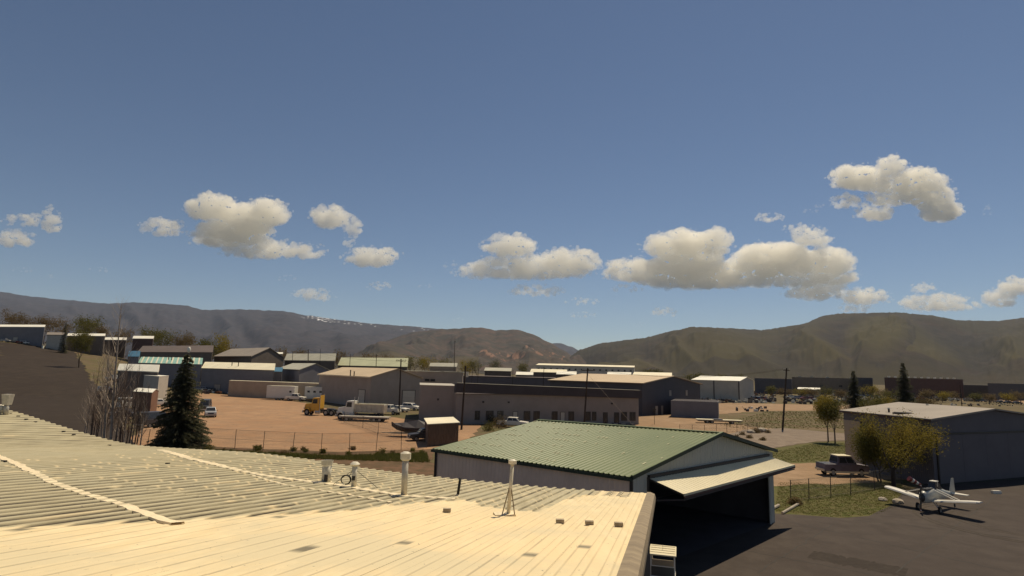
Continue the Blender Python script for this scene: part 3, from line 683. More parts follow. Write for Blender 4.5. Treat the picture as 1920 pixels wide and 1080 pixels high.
class Bld:
    """rectangular building from three plan corners L, N (near corner), Rr; bottom at ground, top at z"""
    def __init__(s, label, L, N, Rr, z, roof='gable', ridge='LN', rise=1.2, wall='wgrey', rm='rgrey', over=.35, th=.16, trim='fascia', name='building', cat='building', group=None, zb=None):
        s.L, s.N, s.R = [Vector(q[:2]) for q in (L, N, Rr)]; s.B = s.L + s.R - s.N
        zb = min(gz(*q) for q in (s.L, s.N, s.R)) - .3 if zb is None else zb; s.zb = zb; s.z = z
        s.org = V2(s.N, zb); s.root = empty(name, s.org, 0, label, cat, group)
        P = [s.L, s.N, s.R, s.B]; mb = MB(); q = lambda v, zz: V2(v, zz) - s.org
        mb.add([q(p, zb) for p in P] + [q(p, z) for p in P], [(0,1,5,4),(1,2,6,5),(2,3,7,6),(3,0,4,7)] + ([(4,5,6,7)] if roof == 'flat' else []))
        a, b = (s.L - s.N), (s.R - s.N)
        if roof == 'flat':
            mb.build('wall', M[wall], s.root)
            mr = MB(); o = over; ua, ub = a.normalized() * o, b.normalized() * o
            C4 = [s.L + ua - ub, s.N - ua - ub, s.R - ua + ub, s.B + ua + ub]
            mr.slab([q(p, z + th) for p in C4], (0,0,1), th - .004); mr.build('roof', M[rm], s.root); s.eav = C4
            return
        if ridge == 'LN': u, w, e0, e1 = a, b, s.N, s.R
        else: u, w, e0, e1 = b, a, s.N, s.L
        # ridge parallel to u, gable spans w from e0
        m0 = s.N + w / 2; m1 = m0 + u; zr = z + rise
        for p, m_ in ((s.N, m0), (s.N + u, m1)):
            mb.add([q(p, z), q(p + w, z), q(m_, zr - .01)], [(0, 1, 2)])
        mb.build('wall', M[wall], s.root)
        un, wn_ = u.normalized(), w.normalized(); sl = rise / (w.length / 2)
        for k, (eb, sg) in enumerate(((s.N, -1), (s.N + w, 1))):
            ea = eb - un * over + wn_ * sg * over; ec = eb + u + un * over + wn_ * sg * over; zE = z - sl * over
            r0 = m0 - un * over; r1 = m1 + un * over
            mr = MB(); poly = [q(ea, zE + .02), q(ec, zE + .02), q(r1, zr + .02), q(r0, zr + .02)]
            nrm = (poly[1] - poly[0]).cross(poly[2] - poly[0]).normalized()
            if nrm.z < 0: nrm = -nrm
            poly = [p_ + nrm * th for p_ in poly]
            mr.slab(poly, nrm, th - .02); mr.build('roof_slope', M[rm], s.root)
            if trim:
                mt = MB(); d0 = q(ea, zE - .06); d1 = q(ec, zE - .06); dirn = (d1 - d0)
                mt.add([d0 + V2(wn_ * sg * .03, 0), d1 + V2(wn_ * sg * .03, 0), d1 + V2(wn_ * sg * .03, .17), d0 + V2(wn_ * sg * .03, .17)], [(0,1,2,3)])
                mt.build('fascia', M[trim], s.root)
    def face(s, which):
        a, b = {'LN': (s.L, s.N), 'NR': (s.N, s.R)}[which]; d = (b - a); n = Vector((d.y, -d.x)).normalized()
        if n.dot(-a) < 0: n = -n
        return a, d, n
    def opening(s, which, u, z0, w, h, name='window', frame='frame', pane='glass', fw=.09, split=0, depth=.05):
        """u: fraction along face (centre); w,h in metres; z0 above base"""
        a, d, n = s.face(which); L = d.length; du = d.normalized(); c = a + du * (u * L); zc = s.zb + .3 + z0 + h / 2
        ang = math.atan2(du.y, du.x); cc = V2(c + n * depth * .5, zc) - s.org
        mb = MB(); 
        for dx, dz, ww, hh in ((-w/2+fw/2, 0, fw, h), (w/2-fw/2, 0, fw, h), (0, h/2-fw/2, w-2*fw, fw), (0, -h/2+fw/2, w-2*fw, fw)):
            mb.box(cc + V2(du * dx, dz), (ww, depth + .02, hh), ang)
        f = mb.build(name if name != 'pane' else 'window', M[frame], s.root)
        if split:
            for k in range(split):
                x0 = -w/2 + fw + (w - 2*fw) * (k + .5) / split
                MB().box(cc + V2(du * x0, 0), ((w-2*fw)/split - .03, depth * .5, h - 2*fw), ang).build('pane', M[pane], f)
        else: MB().box(cc, (w - 2*fw, depth * .6, h - 2*fw), ang).build('pane' if name == 'window' else 'door_panel', M[pane], f)
        return f
    def vent(s, px, py, D, h=.9, r=.14, name='roof_vent'):
        p = at(px, py, D); MB().tube(p - Vector((0,0,.5)) - s.org, p + Vector((0,0,h)) - s.org, r, n=8).tube(p + Vector((0,0,h)) - s.org, p + Vector((0,0,h+.12)) - s.org, r*1.5, n=8).build(name, M['darkmetal'], s.root)
    def secdoor(s, which, u, w, h, m='door', k=5):
        a, d, n = s.face(which); du = d.normalized(); c = a + du * (u * d.length); ang = math.atan2(du.y, du.x)
        cc = V2(c + n * .03, s.zb + .3) - s.org; mb = MB()
        for dx, ww, zz, hh in ((-w/2-.06, .12, h/2, h), (w/2+.06, .12, h/2, h), (0, w+.24, h+.06, .12)): mb.box(cc + V2(du * dx, zz), (ww, .14, hh), ang)
        f = mb.build('garage_door', M['frame'], s.root)
        for i in range(k): MB().box(cc + V2(du * 0, h * (i + .5) / k), (w - .02, .05, h / k - .035), ang).build('door_panel', M[m], f)
def X3(px, D): v = gp(px, D); return (v.x, v.y)
# ---------------------------------------------------------------- green roofed hangar with the raised door
def green_hangar():
    N = at(1185, 895, 30.9); L = at(809, 841, 40.1); Rr = at(1457, 845, 43.0); K0 = at(1355, 812.5, 37.0); K1 = at(1008, 788, 45.0)
    Bk = Vector((L.x + Rr.x - N.x, L.y + Rr.y - N.y, 4.65))
    org = Vector((N.x, N.y, 0)); q = lambda v: Vector(v) - org
    root = empty('hangar', org, 0, 'taupe hangar with the green ribbed metal roof and raised cream bifold door', 'hangar')
    ins = .35
    cx = (N + Bk) / 2
    def inn(p, z=None): d = Vector((cx.x - p.x, cx.y - p.y)).normalized() * ins; return Vector((p.x + d.x, p.y + d.y, p.z if z is None else z))
    n_, l_, r_, b_ = inn(N), inn(L), inn(Rr), inn(Bk)
    g = lambda p: Vector((p.x, p.y, 0)); dn = Vector((0, 0, -.12))
    mb = MB(); corr(mb, q(g(l_)), q(g(n_)), q(n_ + dn), q(l_ + dn), .30, .03); mb.build('side_wall', M['taupe'], root)
    mb = MB(); mb.add([q(g(b_)), q(g(l_)), q(l_ + dn), q(b_ + dn)], [(0,1,2,3)]); mb.add([q(g(r_)), q(g(b_)), q(b_ + dn), q(r_ + dn)], [(0,1,2,3)])
    k1 = Vector((K1.x, K1.y, K1.z - .1)); mb.add([q(l_ + dn), q(b_ + dn), q(k1)], [(0,1,2)]); mb.build('back_wall', M['taupe'], root)
    # roof slopes
    def slope(a, b, c, d, nm):
        mb = MB(); nrm = (b - a).cross(d - a).normalized(); nrm = nrm if nrm.z > 0 else -nrm
        corr(mb, q(a), q(b), q(c), q(d), .31, .04, n=nrm, rib=.35, vdiv=6)
        mb.add([q(p - nrm * .04) for p in (a, b, c, d)], [(0,1,2,3)]); return mb.build(nm, M['grn'], root)
    slope(L, N, K0, K1, 'roof_slope'); slope(Rr, Bk, K1, K0, 'roof_slope')
    # light dabs along the ribs: glints painted on as colour
    nrm = (N - L).cross(K1 - L).normalized(); nrm = nrm if nrm.z > 0 else -nrm; mb = MB(); rnd = random.Random(5)
    ku = (N - L).length / .31
    M['dab'] = mat('roof_glint_paint', (.46, .44, .27), .5)
    for i in range(int(ku)):
        for j in range(7):
            if rnd.random() > (.42 if i < ku * .62 else .06): continue
            u = (i + .73) / round(ku); v = (j + .5 + rnd.uniform(-.08, .08)) / 7; a = L.lerp(N, u).lerp(K1.lerp(K0, u), v); b = L.lerp(N, u).lerp(K1.lerp(K0, u), v + rnd.uniform(.015, .035))
            w = (N - L).normalized() * .045; mb.add([q(p + nrm * .047) for p in (a - w, a + w, b + w, b - w)], [(0,1,2,3)])
    mb.build('painted_glints', M['dab'], root)['kind'] = 'stuff'
    # trims
    def bar(a, b, w, h, m, nm, off=Vector((0,0,0))):
        d = (b - a); ang = math.atan2(d.y, d.x); el = math.atan2(d.z, math.hypot(d.x, d.y)); Mx = Matrix.Rotation(ang, 3, 'Z') @ Matrix.Rotation(-el, 3, 'Y')
        return MB().box(q((a + b) / 2 + off), (d.length, w, h), M=Mx).build(nm, M[m], root)
    bar(L, N, .10, .16, 'grntrim', 'gutter', Vector((0,0,-.13))); bar(N, K0, .12, .20, 'grntrim', 'rake_trim', Vector((0,0,-.02))); bar(Rr, K0, .12, .20, 'grntrim', 'rake_trim', Vector((0,0,-.02)))
    bar(N, K0, .15, .03, 'grn', 'rake_cap', Vector((0,0,.09))); bar(K0, K1, .35, .04, 'grn', 'ridge_cap', Vector((0,0,.05)))
    bar(g(l_) + Vector((-.04,-.04,0)), l_ + dn + Vector((-.04,-.04,0)), .14, .14, 'darkmetal', 'corner_trim')
    bar(g(n_), n_ + dn, .16, .16, 'darkmetal', 'corner_trim')
    # front wall with the opening: parameters along n_ -> r_
    fd = (r_ - n_); fl = math.hypot(fd.x, fd.y); fu = Vector((fd.x / fl, fd.y / fl, 0)); fn = Vector((fu.y, -fu.x, 0)); fn = fn if fn.dot(Vector((-n_.x, -n_.y, 0))) > 0 else -fn
    # opening from jamb u0 to u1, top z from photo
    def uof(px): k = ray(px, 900).x; return (k * n_.y - n_.x) / (fu.x - k * fu.y)
    u0, u1 = uof(1214), uof(1441)
    P = lambda u, z, o=0: Vector((n_.x, n_.y, 0)) + fu * u + fn * o + Vector((0, 0, z))
    zt0 = at(1218, 897, P(u0, 0).y).z; zt1 = at(1445, 852, P(u1, 0).y).z; zt = (zt0 + zt1) / 2
    ez = lambda u: n_.z - .12 + (r_.z - n_.z) * u / fl
    ku0 = (K0 - n_).dot(fu); kz = K0.z - .10
    def roofz(u): return ez(u) + (kz - ez(ku0)) * (1 - abs(u - ku0) / (ku0 if u < ku0 else fl - ku0))
    mb = MB()
    for a, b in ((0, u0), (u1, fl)): corr(mb, q(P(a, 0)), q(P(b, 0)), q(P(b, zt)), q(P(a, zt)), .3, .025, n=fn)
    for a, b in ((0, ku0), (ku0, fl)): corr(mb, q(P(a, zt)), q(P(b, zt)), q(P(b, roofz(b))), q(P(a, roofz(a))), .3, .025, n=fn)
    mb.build('front_wall', M['slate'], root)
    # jambs, header, floor
    bar(P(u0, 0, .02), P(u0, zt, .02), .18, .12, 'darkmetal', 'door_jamb'); bar(P(u1, 0, .02), P(u1, zt, .02), .18, .12, 'slate', 'door_jamb')
    bar(P(u0, zt, .07), P(u1, zt, .07), .16, .22, 'darkmetal', 'door_header')
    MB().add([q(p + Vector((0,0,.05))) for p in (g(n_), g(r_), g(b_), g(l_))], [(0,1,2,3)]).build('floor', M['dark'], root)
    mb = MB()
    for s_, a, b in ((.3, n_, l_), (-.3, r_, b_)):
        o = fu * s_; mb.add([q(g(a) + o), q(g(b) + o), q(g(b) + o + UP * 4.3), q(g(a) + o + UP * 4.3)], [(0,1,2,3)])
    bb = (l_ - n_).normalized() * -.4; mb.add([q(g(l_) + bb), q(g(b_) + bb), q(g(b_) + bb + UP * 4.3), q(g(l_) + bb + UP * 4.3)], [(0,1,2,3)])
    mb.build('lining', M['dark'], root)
    # door: upper leaf (cream) outward, lower leaf folded back beneath
    A, B_ = P(u0, zt - .06, .16), P(u1, zt - .06, .16)
    Cc = at(1283, 927, 31.4); Dd = at(1490, 872, 43.1)
    mb = MB(); nrm = (B_ - A).cross(Cc - A).normalized(); nrm = nrm if nrm.z > 0 else -nrm
    corr(mb, q(A), q(B_), q(Dd), q(Cc), .31, .014, n=nrm); o = mb.build('door_leaf', M['cream'], root); o['label'] = 'cream ribbed upper leaf of the raised door'
    mb = MB(); mb.slab([q(p - nrm * .02) for p in (A, B_, Dd, Cc)], nrm, .08); mb.build('leaf_frame', M['darkmetal'], o)
    bar(Cc, Dd, .07, .13, 'cream', 'leaf_edge', Vector((0,0,-.03))); bar(Cc + Vector((0,0,-.14)), Dd + Vector((0,0,-.14)), .08, .12, 'wred', 'leaf_edge')
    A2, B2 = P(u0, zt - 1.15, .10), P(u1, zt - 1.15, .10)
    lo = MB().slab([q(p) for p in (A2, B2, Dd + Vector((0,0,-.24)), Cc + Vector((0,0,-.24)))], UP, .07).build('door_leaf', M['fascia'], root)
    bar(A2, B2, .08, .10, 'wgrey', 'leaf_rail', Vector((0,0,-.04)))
    # a few things standing inside, dark
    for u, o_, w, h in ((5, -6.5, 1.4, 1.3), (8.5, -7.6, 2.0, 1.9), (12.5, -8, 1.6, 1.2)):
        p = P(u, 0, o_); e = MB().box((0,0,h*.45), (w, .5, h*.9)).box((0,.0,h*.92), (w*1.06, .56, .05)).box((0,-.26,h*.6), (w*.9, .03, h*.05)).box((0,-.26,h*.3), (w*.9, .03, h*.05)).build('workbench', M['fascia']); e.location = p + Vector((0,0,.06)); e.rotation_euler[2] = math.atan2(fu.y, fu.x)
        tag(e, {5: 'low dark workbench inside the open hangar, leftmost', 8.5: 'tall dark cabinet inside the open hangar, in the middle', 12.5: 'low dark bench inside the open hangar, rightmost'}[u], 'bench' if u != 8.5 else 'cabinet')
green_hangar()
# ---------------------------------------------------------------- dark hangar on the right
def right_hangar():
    N = Vector(X3(1737, 59)); Rv = Vector(X3(1925, 66)); fr = (Rv - N) ; fr = N + fr.normalized() * 21.0
    L = Vector(X3(1577, 71)); zN = hzat(1735, 788, 59)
    b = Bld('dark grey hangar on the right with a pale roof and a very wide closed door', L, N, fr, zN, 'gable', 'LN', .95, 'wplum', 'rgrey', .35, .18, 'wred', 'hangar', 'hangar', zb=-.05)
    a, d, n = b.face('NR'); du = d.normalized(); ang = math.atan2(du.y, du.x)
    cc = lambda u, z, o=.06: V2(a + du * u + n * o, z) - b.org
    fr_ = MB().box(cc(10.6, 4.95), (20.0, .14, .16), ang).box(cc(.62, 2.5), (.14, .14, 4.8), ang).build('door_frame', M['darkmetal'], b.root)
    for k in range(5): MB().box(cc(.8 + 3.95 * (k + .5), 2.45, .045), (3.93, .06, 4.75), ang).build('door_panel', M['wplum'], b.root)
    MB().box(cc(10.5, .10, .05), (20, .12, .22), ang).build('door_seal', M['rubber'], b.root)
    a, d, n = b.face('LN'); du = d.normalized(); ang = math.atan2(du.y, du.x); cc = lambda u, z, o=.06: V2(a + du * u + n * o, z) - b.org
    MB().box(cc(1.4, 2.7), (2.6, .08, 5.3), ang).build('wall_bay', M['wtan'], b.root)['label'] = 'lighter tan bay at the left end of the side wall'
    MB().tube(cc(2.9, .3, .1), cc(2.9, 5.6, .1), .07, n=6).build('downpipe', M['darkmetal'], b.root)
    for k, (x, y, h) in enumerate([(1667, 776, .7), (1707, 777, .5), (1739, 765, .5)]):
        p = at(x, y, 66 if k < 2 else 70); e = empty('roof_flue', p - Vector((0,0,.15)), 0, ['pipe flue with a cap on the right hangar roof, tallest of three', 'short pipe flue in the middle of the right hangar roof', 'short pipe flue near the ridge of the right hangar roof'][k], 'flue')
        MB().tube((0,0,0), (0,0,h), .1, n=8).build('pipe', M['darkmetal'], e); MB().tube((0,0,h), (0,0,h+.12), .18, .1, n=8).build('cap', M['galv'], e)
    e = MB().box((0,0,.1), (1.6, 1.0, .22)).box((0,0,.23), (1.4,.8,.06)).build('roof_hatch', M['fascia']); e.location = at(1693, 777.5, 64); tag(e, 'low dark hatch on the right hangar roof', 'hatch')
right_hangar()
# ---------------------------------------------------------------- grey office building with dark fascia
def office():
    N = Vector(X3(1197, 122)); L = Vector(X3(858, 113)); d = (N - L).normalized(); pb = Vector((-d.y, d.x)); Rr = N + (pb if pb.y > 0 else -pb) * 22
    zt = 6.9
    b = Bld('long grey office building with a dark fascia band and a row of windows and doors', L, N, Rr, 5.6, 'flat', 'LN', 0, 'woffice', 'rbrown', .0, .05, name='office_building')
    # fascia band proud of the wall, sloping a little in the picture
    a, dd, n = b.face('LN'); du = dd.normalized(); ang = math.atan2(du.y, du.x); Lh = dd.length
    q = lambda u, z, o: V2(a + du * u + n * o, z) - b.org
    z0a, z0b = hzat(858, 718, 113), hzat(1203, 732, 122); w0a, w0b = hzat(858, 736, 113), hzat(1200, 747, 122)
    mb = MB(); o0, o1 = .5, -1.2
    for (oa, ob) in ((o0, o1),):
        vs = [q(-.3, w0a, oa), q(Lh+.5, w0b, oa), q(Lh+.5, z0b, oa), q(-.3, z0a, oa), q(-.3, w0a, ob), q(Lh+.5, w0b, ob), q(Lh+.5, z0b, ob), q(-.3, z0a, ob)]
        mb.add(vs, [(0,1,2,3),(7,6,5,4),(3,2,6,7),(0,4,5,1),(0,3,7,4),(1,5,6,2)])
    mb.build('fascia', M['fascia'], b.root)
    MB().tube(q(0, z0a + .03, .48), q(Lh, z0b + .03, .48), .05, n=6).build('coping', M['rpale'], b.root)
    fx = lambda px: ((ray(px, 780).x * a.y - a.x) / (du.x - ray(px, 780).x * du.y)) / Lh
    for px, w, kind in [(895,1.0,'w'),(918,1.5,'w'),(938,1.2,'w'),(966,1.0,'d'),(988,1.3,'w'),(1006,1.3,'w'),(1040,1.2,'w'),(1055,1.0,'d'),(1071,1.2,'w'),(1102,1.2,'w'),(1114,.9,'w'),(1135,1.0,'d'),(1156,1.1,'d'),(1170,1.3,'w'),(1186,1.3,'w')]:
        if kind == 'w': b.opening('LN', fx(px), .75, w, 1.75, split=2, pane='glass')
        else: b.opening('LN', fx(px), 0, w, 2.4, 'door', pane='door' if px in (966, 1055) else 'glass')
    for px in (905, 953, 1147):
        MB().box(q(fx(px) * Lh, 4.15, .1), (.35, .2, .3), ang).build('wall_lamp', M['darkmetal'], b.root)
    for px in (1140, 1152, 1166, 1182): MB().box(q(fx(px) * Lh, .2, .5), (.9, .6, .25), ang).build('wheel_stop', M['concrete'], b.root)
office()
M['tarline'] = mat('tar_seam', (.030, .025, .021), .8, .2, 3); M['patch'] = ground_mat('asphalt_patch', [(.043,.034,.028), (.050,.040,.033), (.038,.030,.025)], (.3, 2), bump=.1)
def seamline(a, b, w, seed, m='tarline', z=.036, name='tar_seam'):
    a, b = G(*a), G(*b); d = (b - a); n = 40; nn = Vector((-d.y, d.x, 0)).normalized(); mb = MB(); vs = []
    for i in range(n + 1):
        p = a.lerp(b, i / n); o = nn * (.25 * mnoise.noise(Vector((i * .3, seed, 0)))); ww = w * (1 + .5 * mnoise.noise(Vector((i * .9, seed, 5))))
        for sg in (-1, 1): q = p + o + nn * ww * sg; vs.append((q.x, q.y, z))
    mb.add(vs, [(2*i, 2*i+1, 2*i+3, 2*i+2) for i in range(n)]); mb.build(name, M[m])['kind'] = 'structure'
seamline((1475, 978), (1900, 1075), .035, 1); seamline((1380, 1030), (1640, 1079), .03, 2); seamline((1600, 975), (1915, 1010), .03, 3); seamline((1560, 985), (1420, 1075), .03, 4); seamline((1900, 905), (1680, 1075), .03, 5)
seamline((1520, 1040), (1700, 1075), .9, 6, 'patch', .034, 'asphalt_patch'); seamline((1840, 900), (1918, 897), .7, 7, 'patch', .034, 'asphalt_patch')
# grey block joining the office on the left
b = Bld('lower plain grey building left of the office with a pale roof edge', X3(789, 135), X3(790, 117), X3(858, 116), 6.9, 'flat', 'LN', 0, 'woffice', 'wpale', .12, .12)
b.opening('NR', .5, 4.1, .4, .4, pane='dark')
# ---------------------------------------------------------------- mid and far buildings
M['rustw'] = wallmat('rusty_container', (.17, .085, .05))
M['wtb'] = wallmat('dull_tan_siding', (0.1800, 0.1440, 0.1080))
def zoff(px, py, D): return hzat(px, py, D)
# tan roofed workshop with two white doors
b = Bld('grey workshop with a tan roof and two pale roller doors behind the trucks', X3(600, 178), X3(697, 150), X3(790, 160), zoff(700, 707, 150), 'gable', 'LN', 2.1, 'wgrey', 'rtan', .5, .2, 'rcream', 'workshop', 'workshop')
b.vent(657, 701, 158); b.vent(664, 701.5, 157, .6)
b.secdoor('LN', .86, 3.9, 4.4); b.secdoor('NR', .76, 3.8, 4.4)
b = Bld('grey shed with a pale grey gable roof left of the tan roofed workshop', X3(522, 215), X3(562, 185), X3(618, 200), zoff(561, 693.5, 185), 'gable', 'LN', 2.0, 'wfar', 'rpale', .4, .2)
# long blue-green row
Dl = 205
b = Bld('long low blue grey warehouse with a teal striped roof behind the spruce', X3(259, 222), X3(377, 206), X3(378, 222), zoff(377, 683.5, 206), 'gable', 'LN', 2.2, 'wfar', 'rteal', .3, .16, 'wdark')
b.vent(316, 672, 216); b.vent(322, 673, 216); b.opening('LN', .3, 0, 1.1, 2.2, 'door', pane='wpale'); b.opening('LN', .62, 0, 3.2, 3.2, 'garage_door', pane='wgrey', split=3)
for k in range(12):
    L_, N_ = b.L, b.N; p0 = L_.lerp(N_, (k + .5) / 12); e = b.R - b.N; m = p0 + e / 2
    dvec = (N_ - L_).normalized() * .45
    zz = b.z; mb = MB(); mb.add([V2(p0 - dvec - e.normalized()*.3, zz + .12) - b.org, V2(p0 + dvec - e.normalized()*.3, zz + .12) - b.org, V2(m + dvec, zz + 2.43) - b.org, V2(m - dvec, zz + 2.43) - b.org], [(0,1,2,3)]); mb.build('skylight_strip', M['rcream'], b.root)
b = Bld('long low warehouse with a cream roof right of the teal striped one', X3(379, 206), X3(514, 190), X3(515, 206), zoff(513, 694.5, 190), 'gable', 'LN', 2.1, 'wfar', 'rcream', .3, .16, 'wdark')
b.vent(435, 683, 202); b.vent(447, 684.5, 201); b.opening('LN', .25, 0, 3.2, 3.2, 'garage_door', pane='wgrey', split=3); b.opening('LN', .55, 0, 1.1, 2.2, 'door', pane='wpale'); b.opening('LN', .8, 0, 3.2, 3.2, 'garage_door', pane='wgrey', split=3)
b = Bld('small blue roofed end block at the right of the cream roofed warehouse', X3(515, 190), X3(529, 188), X3(530, 201), zoff(529, 697.5, 188), 'gable', 'LN', 1.3, 'wdark', 'rblue', .2, .14, 'wdark')
b = Bld('blue roofed block at the left end of the teal striped warehouse', X3(238, 226), X3(258, 222), X3(260, 238), zoff(259, 669, 222), 'gable', 'LN', 2.2, 'wfar', 'rblue', .3, .16, 'wdark')
b = Bld('low dark long shed with a white eave line behind the bare trees', X3(222, 165), X3(297, 157), X3(298, 166), zoff(295, 697, 157), 'gable', 'LN', 1.7, 'wbrown', 'rwhite', .3, .14, 'rwhite')
# far left hangars
b = Bld('dark grey hangar with a thin white roof edge at the far left', X3(-40, 330), X3(73, 318), X3(74, 338), zoff(73, 613, 318), 'gable', 'LN', 1.7, 'wfar', 'rwhite', .3, .14, 'rwhite')
b.opening('LN', .55, 3.0, 3.5, 2.2, pane='wpale')
b = Bld('second far left hangar with a bright white roof edge and tan wall', X3(118, 330), X3(189, 322), X3(190, 342), zoff(188, 630, 322), 'gable', 'LN', 1.7, 'wbrown', 'rwhite', .3, .14, 'rwhite')
b = Bld('thin bright roofed shed between the far left hangar and the bare trees', X3(190, 350), X3(230, 345), X3(231, 360), zoff(230, 637.5, 345), 'gable', 'LN', 1.7, 'wbrown', 'rwhite', .3, .14, 'rwhite')
b = Bld('far low building with a scalloped white roof edge over a brown wall', X3(243, 330), X3(281, 326), X3(282, 341), zoff(281, 635, 326), 'gable', 'LN', 1.7, 'wred', 'rwhite', .3, .14, 'rwhite')
b = Bld('wide grey brown roofed barn behind the teal warehouse', X3(255, 300), X3(395, 262), X3(396, 302), zoff(395, 661, 262), 'gable', 'LN', 3.6, 'wbrown', 'rbrown', .5, .2)
b = Bld('gable barn with a brown grey roof right of the white ball', X3(400, 300), X3(470, 262), X3(530, 290), zoff(470, 668, 262), 'gable', 'LN', 4.2, 'wbrown', 'rgrey', .6, .3)
b = Bld('small cluttered house at the far left between two hangars', X3(80, 315), X3(112, 312), X3(113, 321), zoff(112, 628, 312), 'gable', 'LN', 1.4, 'wpale', 'rgrey', .4, .2)
# middle row
b = Bld('long building with a pale pinkish white roof left of the green roofed one', X3(533, 300), X3(627, 270), X3(628, 292), zoff(626, 676.5, 270), 'gable', 'LN', 3.4, 'wbrown', 'rpale', .4, .2, 'rwhite')
b = Bld('long building with a pale olive roof and dark eave behind the workshop', X3(634, 280), X3(763, 252), X3(764, 276), zoff(762, 688, 252), 'gable', 'LN', 3.8, 'wbrown', 'rgreen', .4, .2, 'wdark')
b = Bld('small far house with a white roof among the left trees', X3(498, 340), X3(527, 335), X3(528, 345), zoff(527, 664, 335), 'gable', 'LN', 1.0, 'wbrown', 'rwhite', .4, .2)
b = Bld('far small building with a hipped pale roof under the tall lamp pole', X3(806, 420), X3(856, 400), X3(857, 420), zoff(856, 688, 400), 'gable', 'LN', 2.4, 'wtan', 'rpale', .6, .3, 'rwhite')
b = Bld('long taupe building behind the office with a flat dark roof', X3(765, 205), X3(1040, 200), X3(1041, 222), zoff(1010, 709, 200), 'flat', 'LN', 1, 'wplum', 'rbrown', .2, .2)
b.opening('LN', .53, 4.6, .9, .9, pane='door')
b = Bld('pale wall building left behind the office with two small dark windows', X3(752, 172), X3(868, 166), X3(869, 182), zoff(868, 699, 166), 'flat', 'LN', 1, 'wgrey', 'rpale', .3, .2)
for u in (.44, .53): b.opening('LN', u, zoff(810, 710, 168) - .8, 1.5, .7, fw=.12)
b = Bld('small far building with a pale grey roof and arched openings behind the office', X3(909, 330), X3(958, 322), X3(959, 342), zoff(958, 696.5, 322), 'gable', 'LN', 1.7, 'wbrown', 'rpale', .4, .2)
for u in (.2, .4, .6, .8): b.opening('LN', u, 4.2, 1.6, 1.5)
b = Bld('far shed with a bright thin white roof right of the arched building', X3(968, 360), X3(999, 356), X3(1000, 371), zoff(999, 703.5, 356), 'gable', 'LN', 1.7, 'wbrown', 'rwhite', .3, .14, 'rwhite')
b = Bld('far low building with a cream roof sloping right beside the white block', X3(995, 400), X3(1062, 385), X3(1063, 407), zoff(1062, 699.5, 385), 'gable', 'LN', 2.0, 'wbrown', 'rcream', .4, .3)
b = Bld('thin cream roofed shed right of the cream roof near the centre pole', X3(1044, 350), X3(1080, 350), X3(1081, 362), zoff(1080, 702.5, 350), 'gable', 'LN', 1.7, 'wbrown', 'rwhite', .3, .14, 'rwhite')
b = Bld('large white building with a row of small square windows below the hills', X3(1005, 520), X3(1189, 520), X3(1190, 550), zoff(1100, 687, 520), 'gable', 'LN', 1.6, 'wwhite', 'rcream', .3, .25)
for k in range(16): b.opening('LN', (k + .45) / 16, zoff(1100, 692, 520) - 1.3, 1.7, 1.4, fw=.15)
b = Bld('dark charcoal warehouse with a wide tan roof right behind the office', X3(1032, 165), X3(1204, 148), X3(1312, 168), zoff(1204, 719.5, 148), 'gable', 'LN', 1.9, 'wdark', 'rtan', .5, .25, 'wred', 'warehouse', 'warehouse')
for u in (.45, .74): b.opening('NR', u, 4.7, 1.1, 1.5, pane='wgrey', frame='rgrey')
b.opening('NR', .22, 0, 1.2, 2.3, 'door', pane='wwhite', frame='rgrey'); b.opening('NR', .31, 0, 1.0, 2.3, 'door', pane='wpale', frame='rgrey')
b = Bld('low building with a bright cream roof just above the charcoal warehouse', X3(1187, 300), X3(1258, 290), X3(1259, 316), zoff(1258, 706, 290), 'gable', 'LN', 1.6, 'wbrown', 'rcream', .4, .3)
b = Bld('narrow shed with a thin white roof left of the charcoal warehouse ridge', X3(1139, 300), X3(1182, 298), X3(1183, 310), zoff(1182, 705, 298), 'gable', 'LN', 1.7, 'wbrown', 'rwhite', .3, .14, 'rwhite')
b = Bld('pale open fronted shed with a long white roof right of the charcoal warehouse', X3(1297, 255), X3(1386, 252), X3(1412, 275), zoff(1386, 714.5, 252), 'gable', 'LN', 1.7, 'wpale', 'rwhite', .3, .14, 'rwhite')
a, d, n = b.face('LN')
for u in (.46, .98): MB().box(V2(a + d * u + n * .08, b.zb + (b.z - b.zb) / 2) - b.org, (.35, .2, b.z - b.zb)).build('post', M['dark'], b.root)
b = Bld('grey block with a dark right half under the right hills left of the pole', X3(1414, 380), X3(1483, 380), X3(1484, 405), zoff(1483, 711, 380), 'flat', 'LN', .8, 'wdark', 'wgrey', .0, .3)
b = Bld('wide brown flat building behind the right dark spruce', X3(1484, 400), X3(1634, 405), X3(1635, 435), zoff(1634, 711.5, 405), 'flat', 'LN', .8, 'wtb', 'rbrown', .0, .3)
for u in (.36, .6): b.opening('LN', u, 5.2, 2.2, 1.2)
for u in (.1, .22, .48, .72): b.opening('LN', u, 0, 3.6, 3.8, 'garage_door', pane='wgrey', split=2)
for u in (.15, .3, .5, .8): MB().box(V2(b.L.lerp(b.N, u), b.z + .6) - b.org + Vector((0, 6, 0)), (1.6, 1.4, 1.1)).build('roof_unit', M['rpale'], b.root)
b = Bld('narrow dark block at the right end of the wide brown flat building', X3(1601, 398), X3(1634, 400), X3(1635, 404), zoff(1634, 709, 400), 'flat', 'LN', .8, 'wdark', 'rbrown', .0, .2)
b = Bld('dark red flat topped building below the right hills', X3(1657, 380), X3(1803, 385), X3(1804, 410), zoff(1803, 712, 385), 'flat', 'LN', .8, 'wred', 'rbrown', .0, .3)
for k in range(10): b.opening('LN', (k + .5) / 10, .8, 2.6, 2.2, split=2)
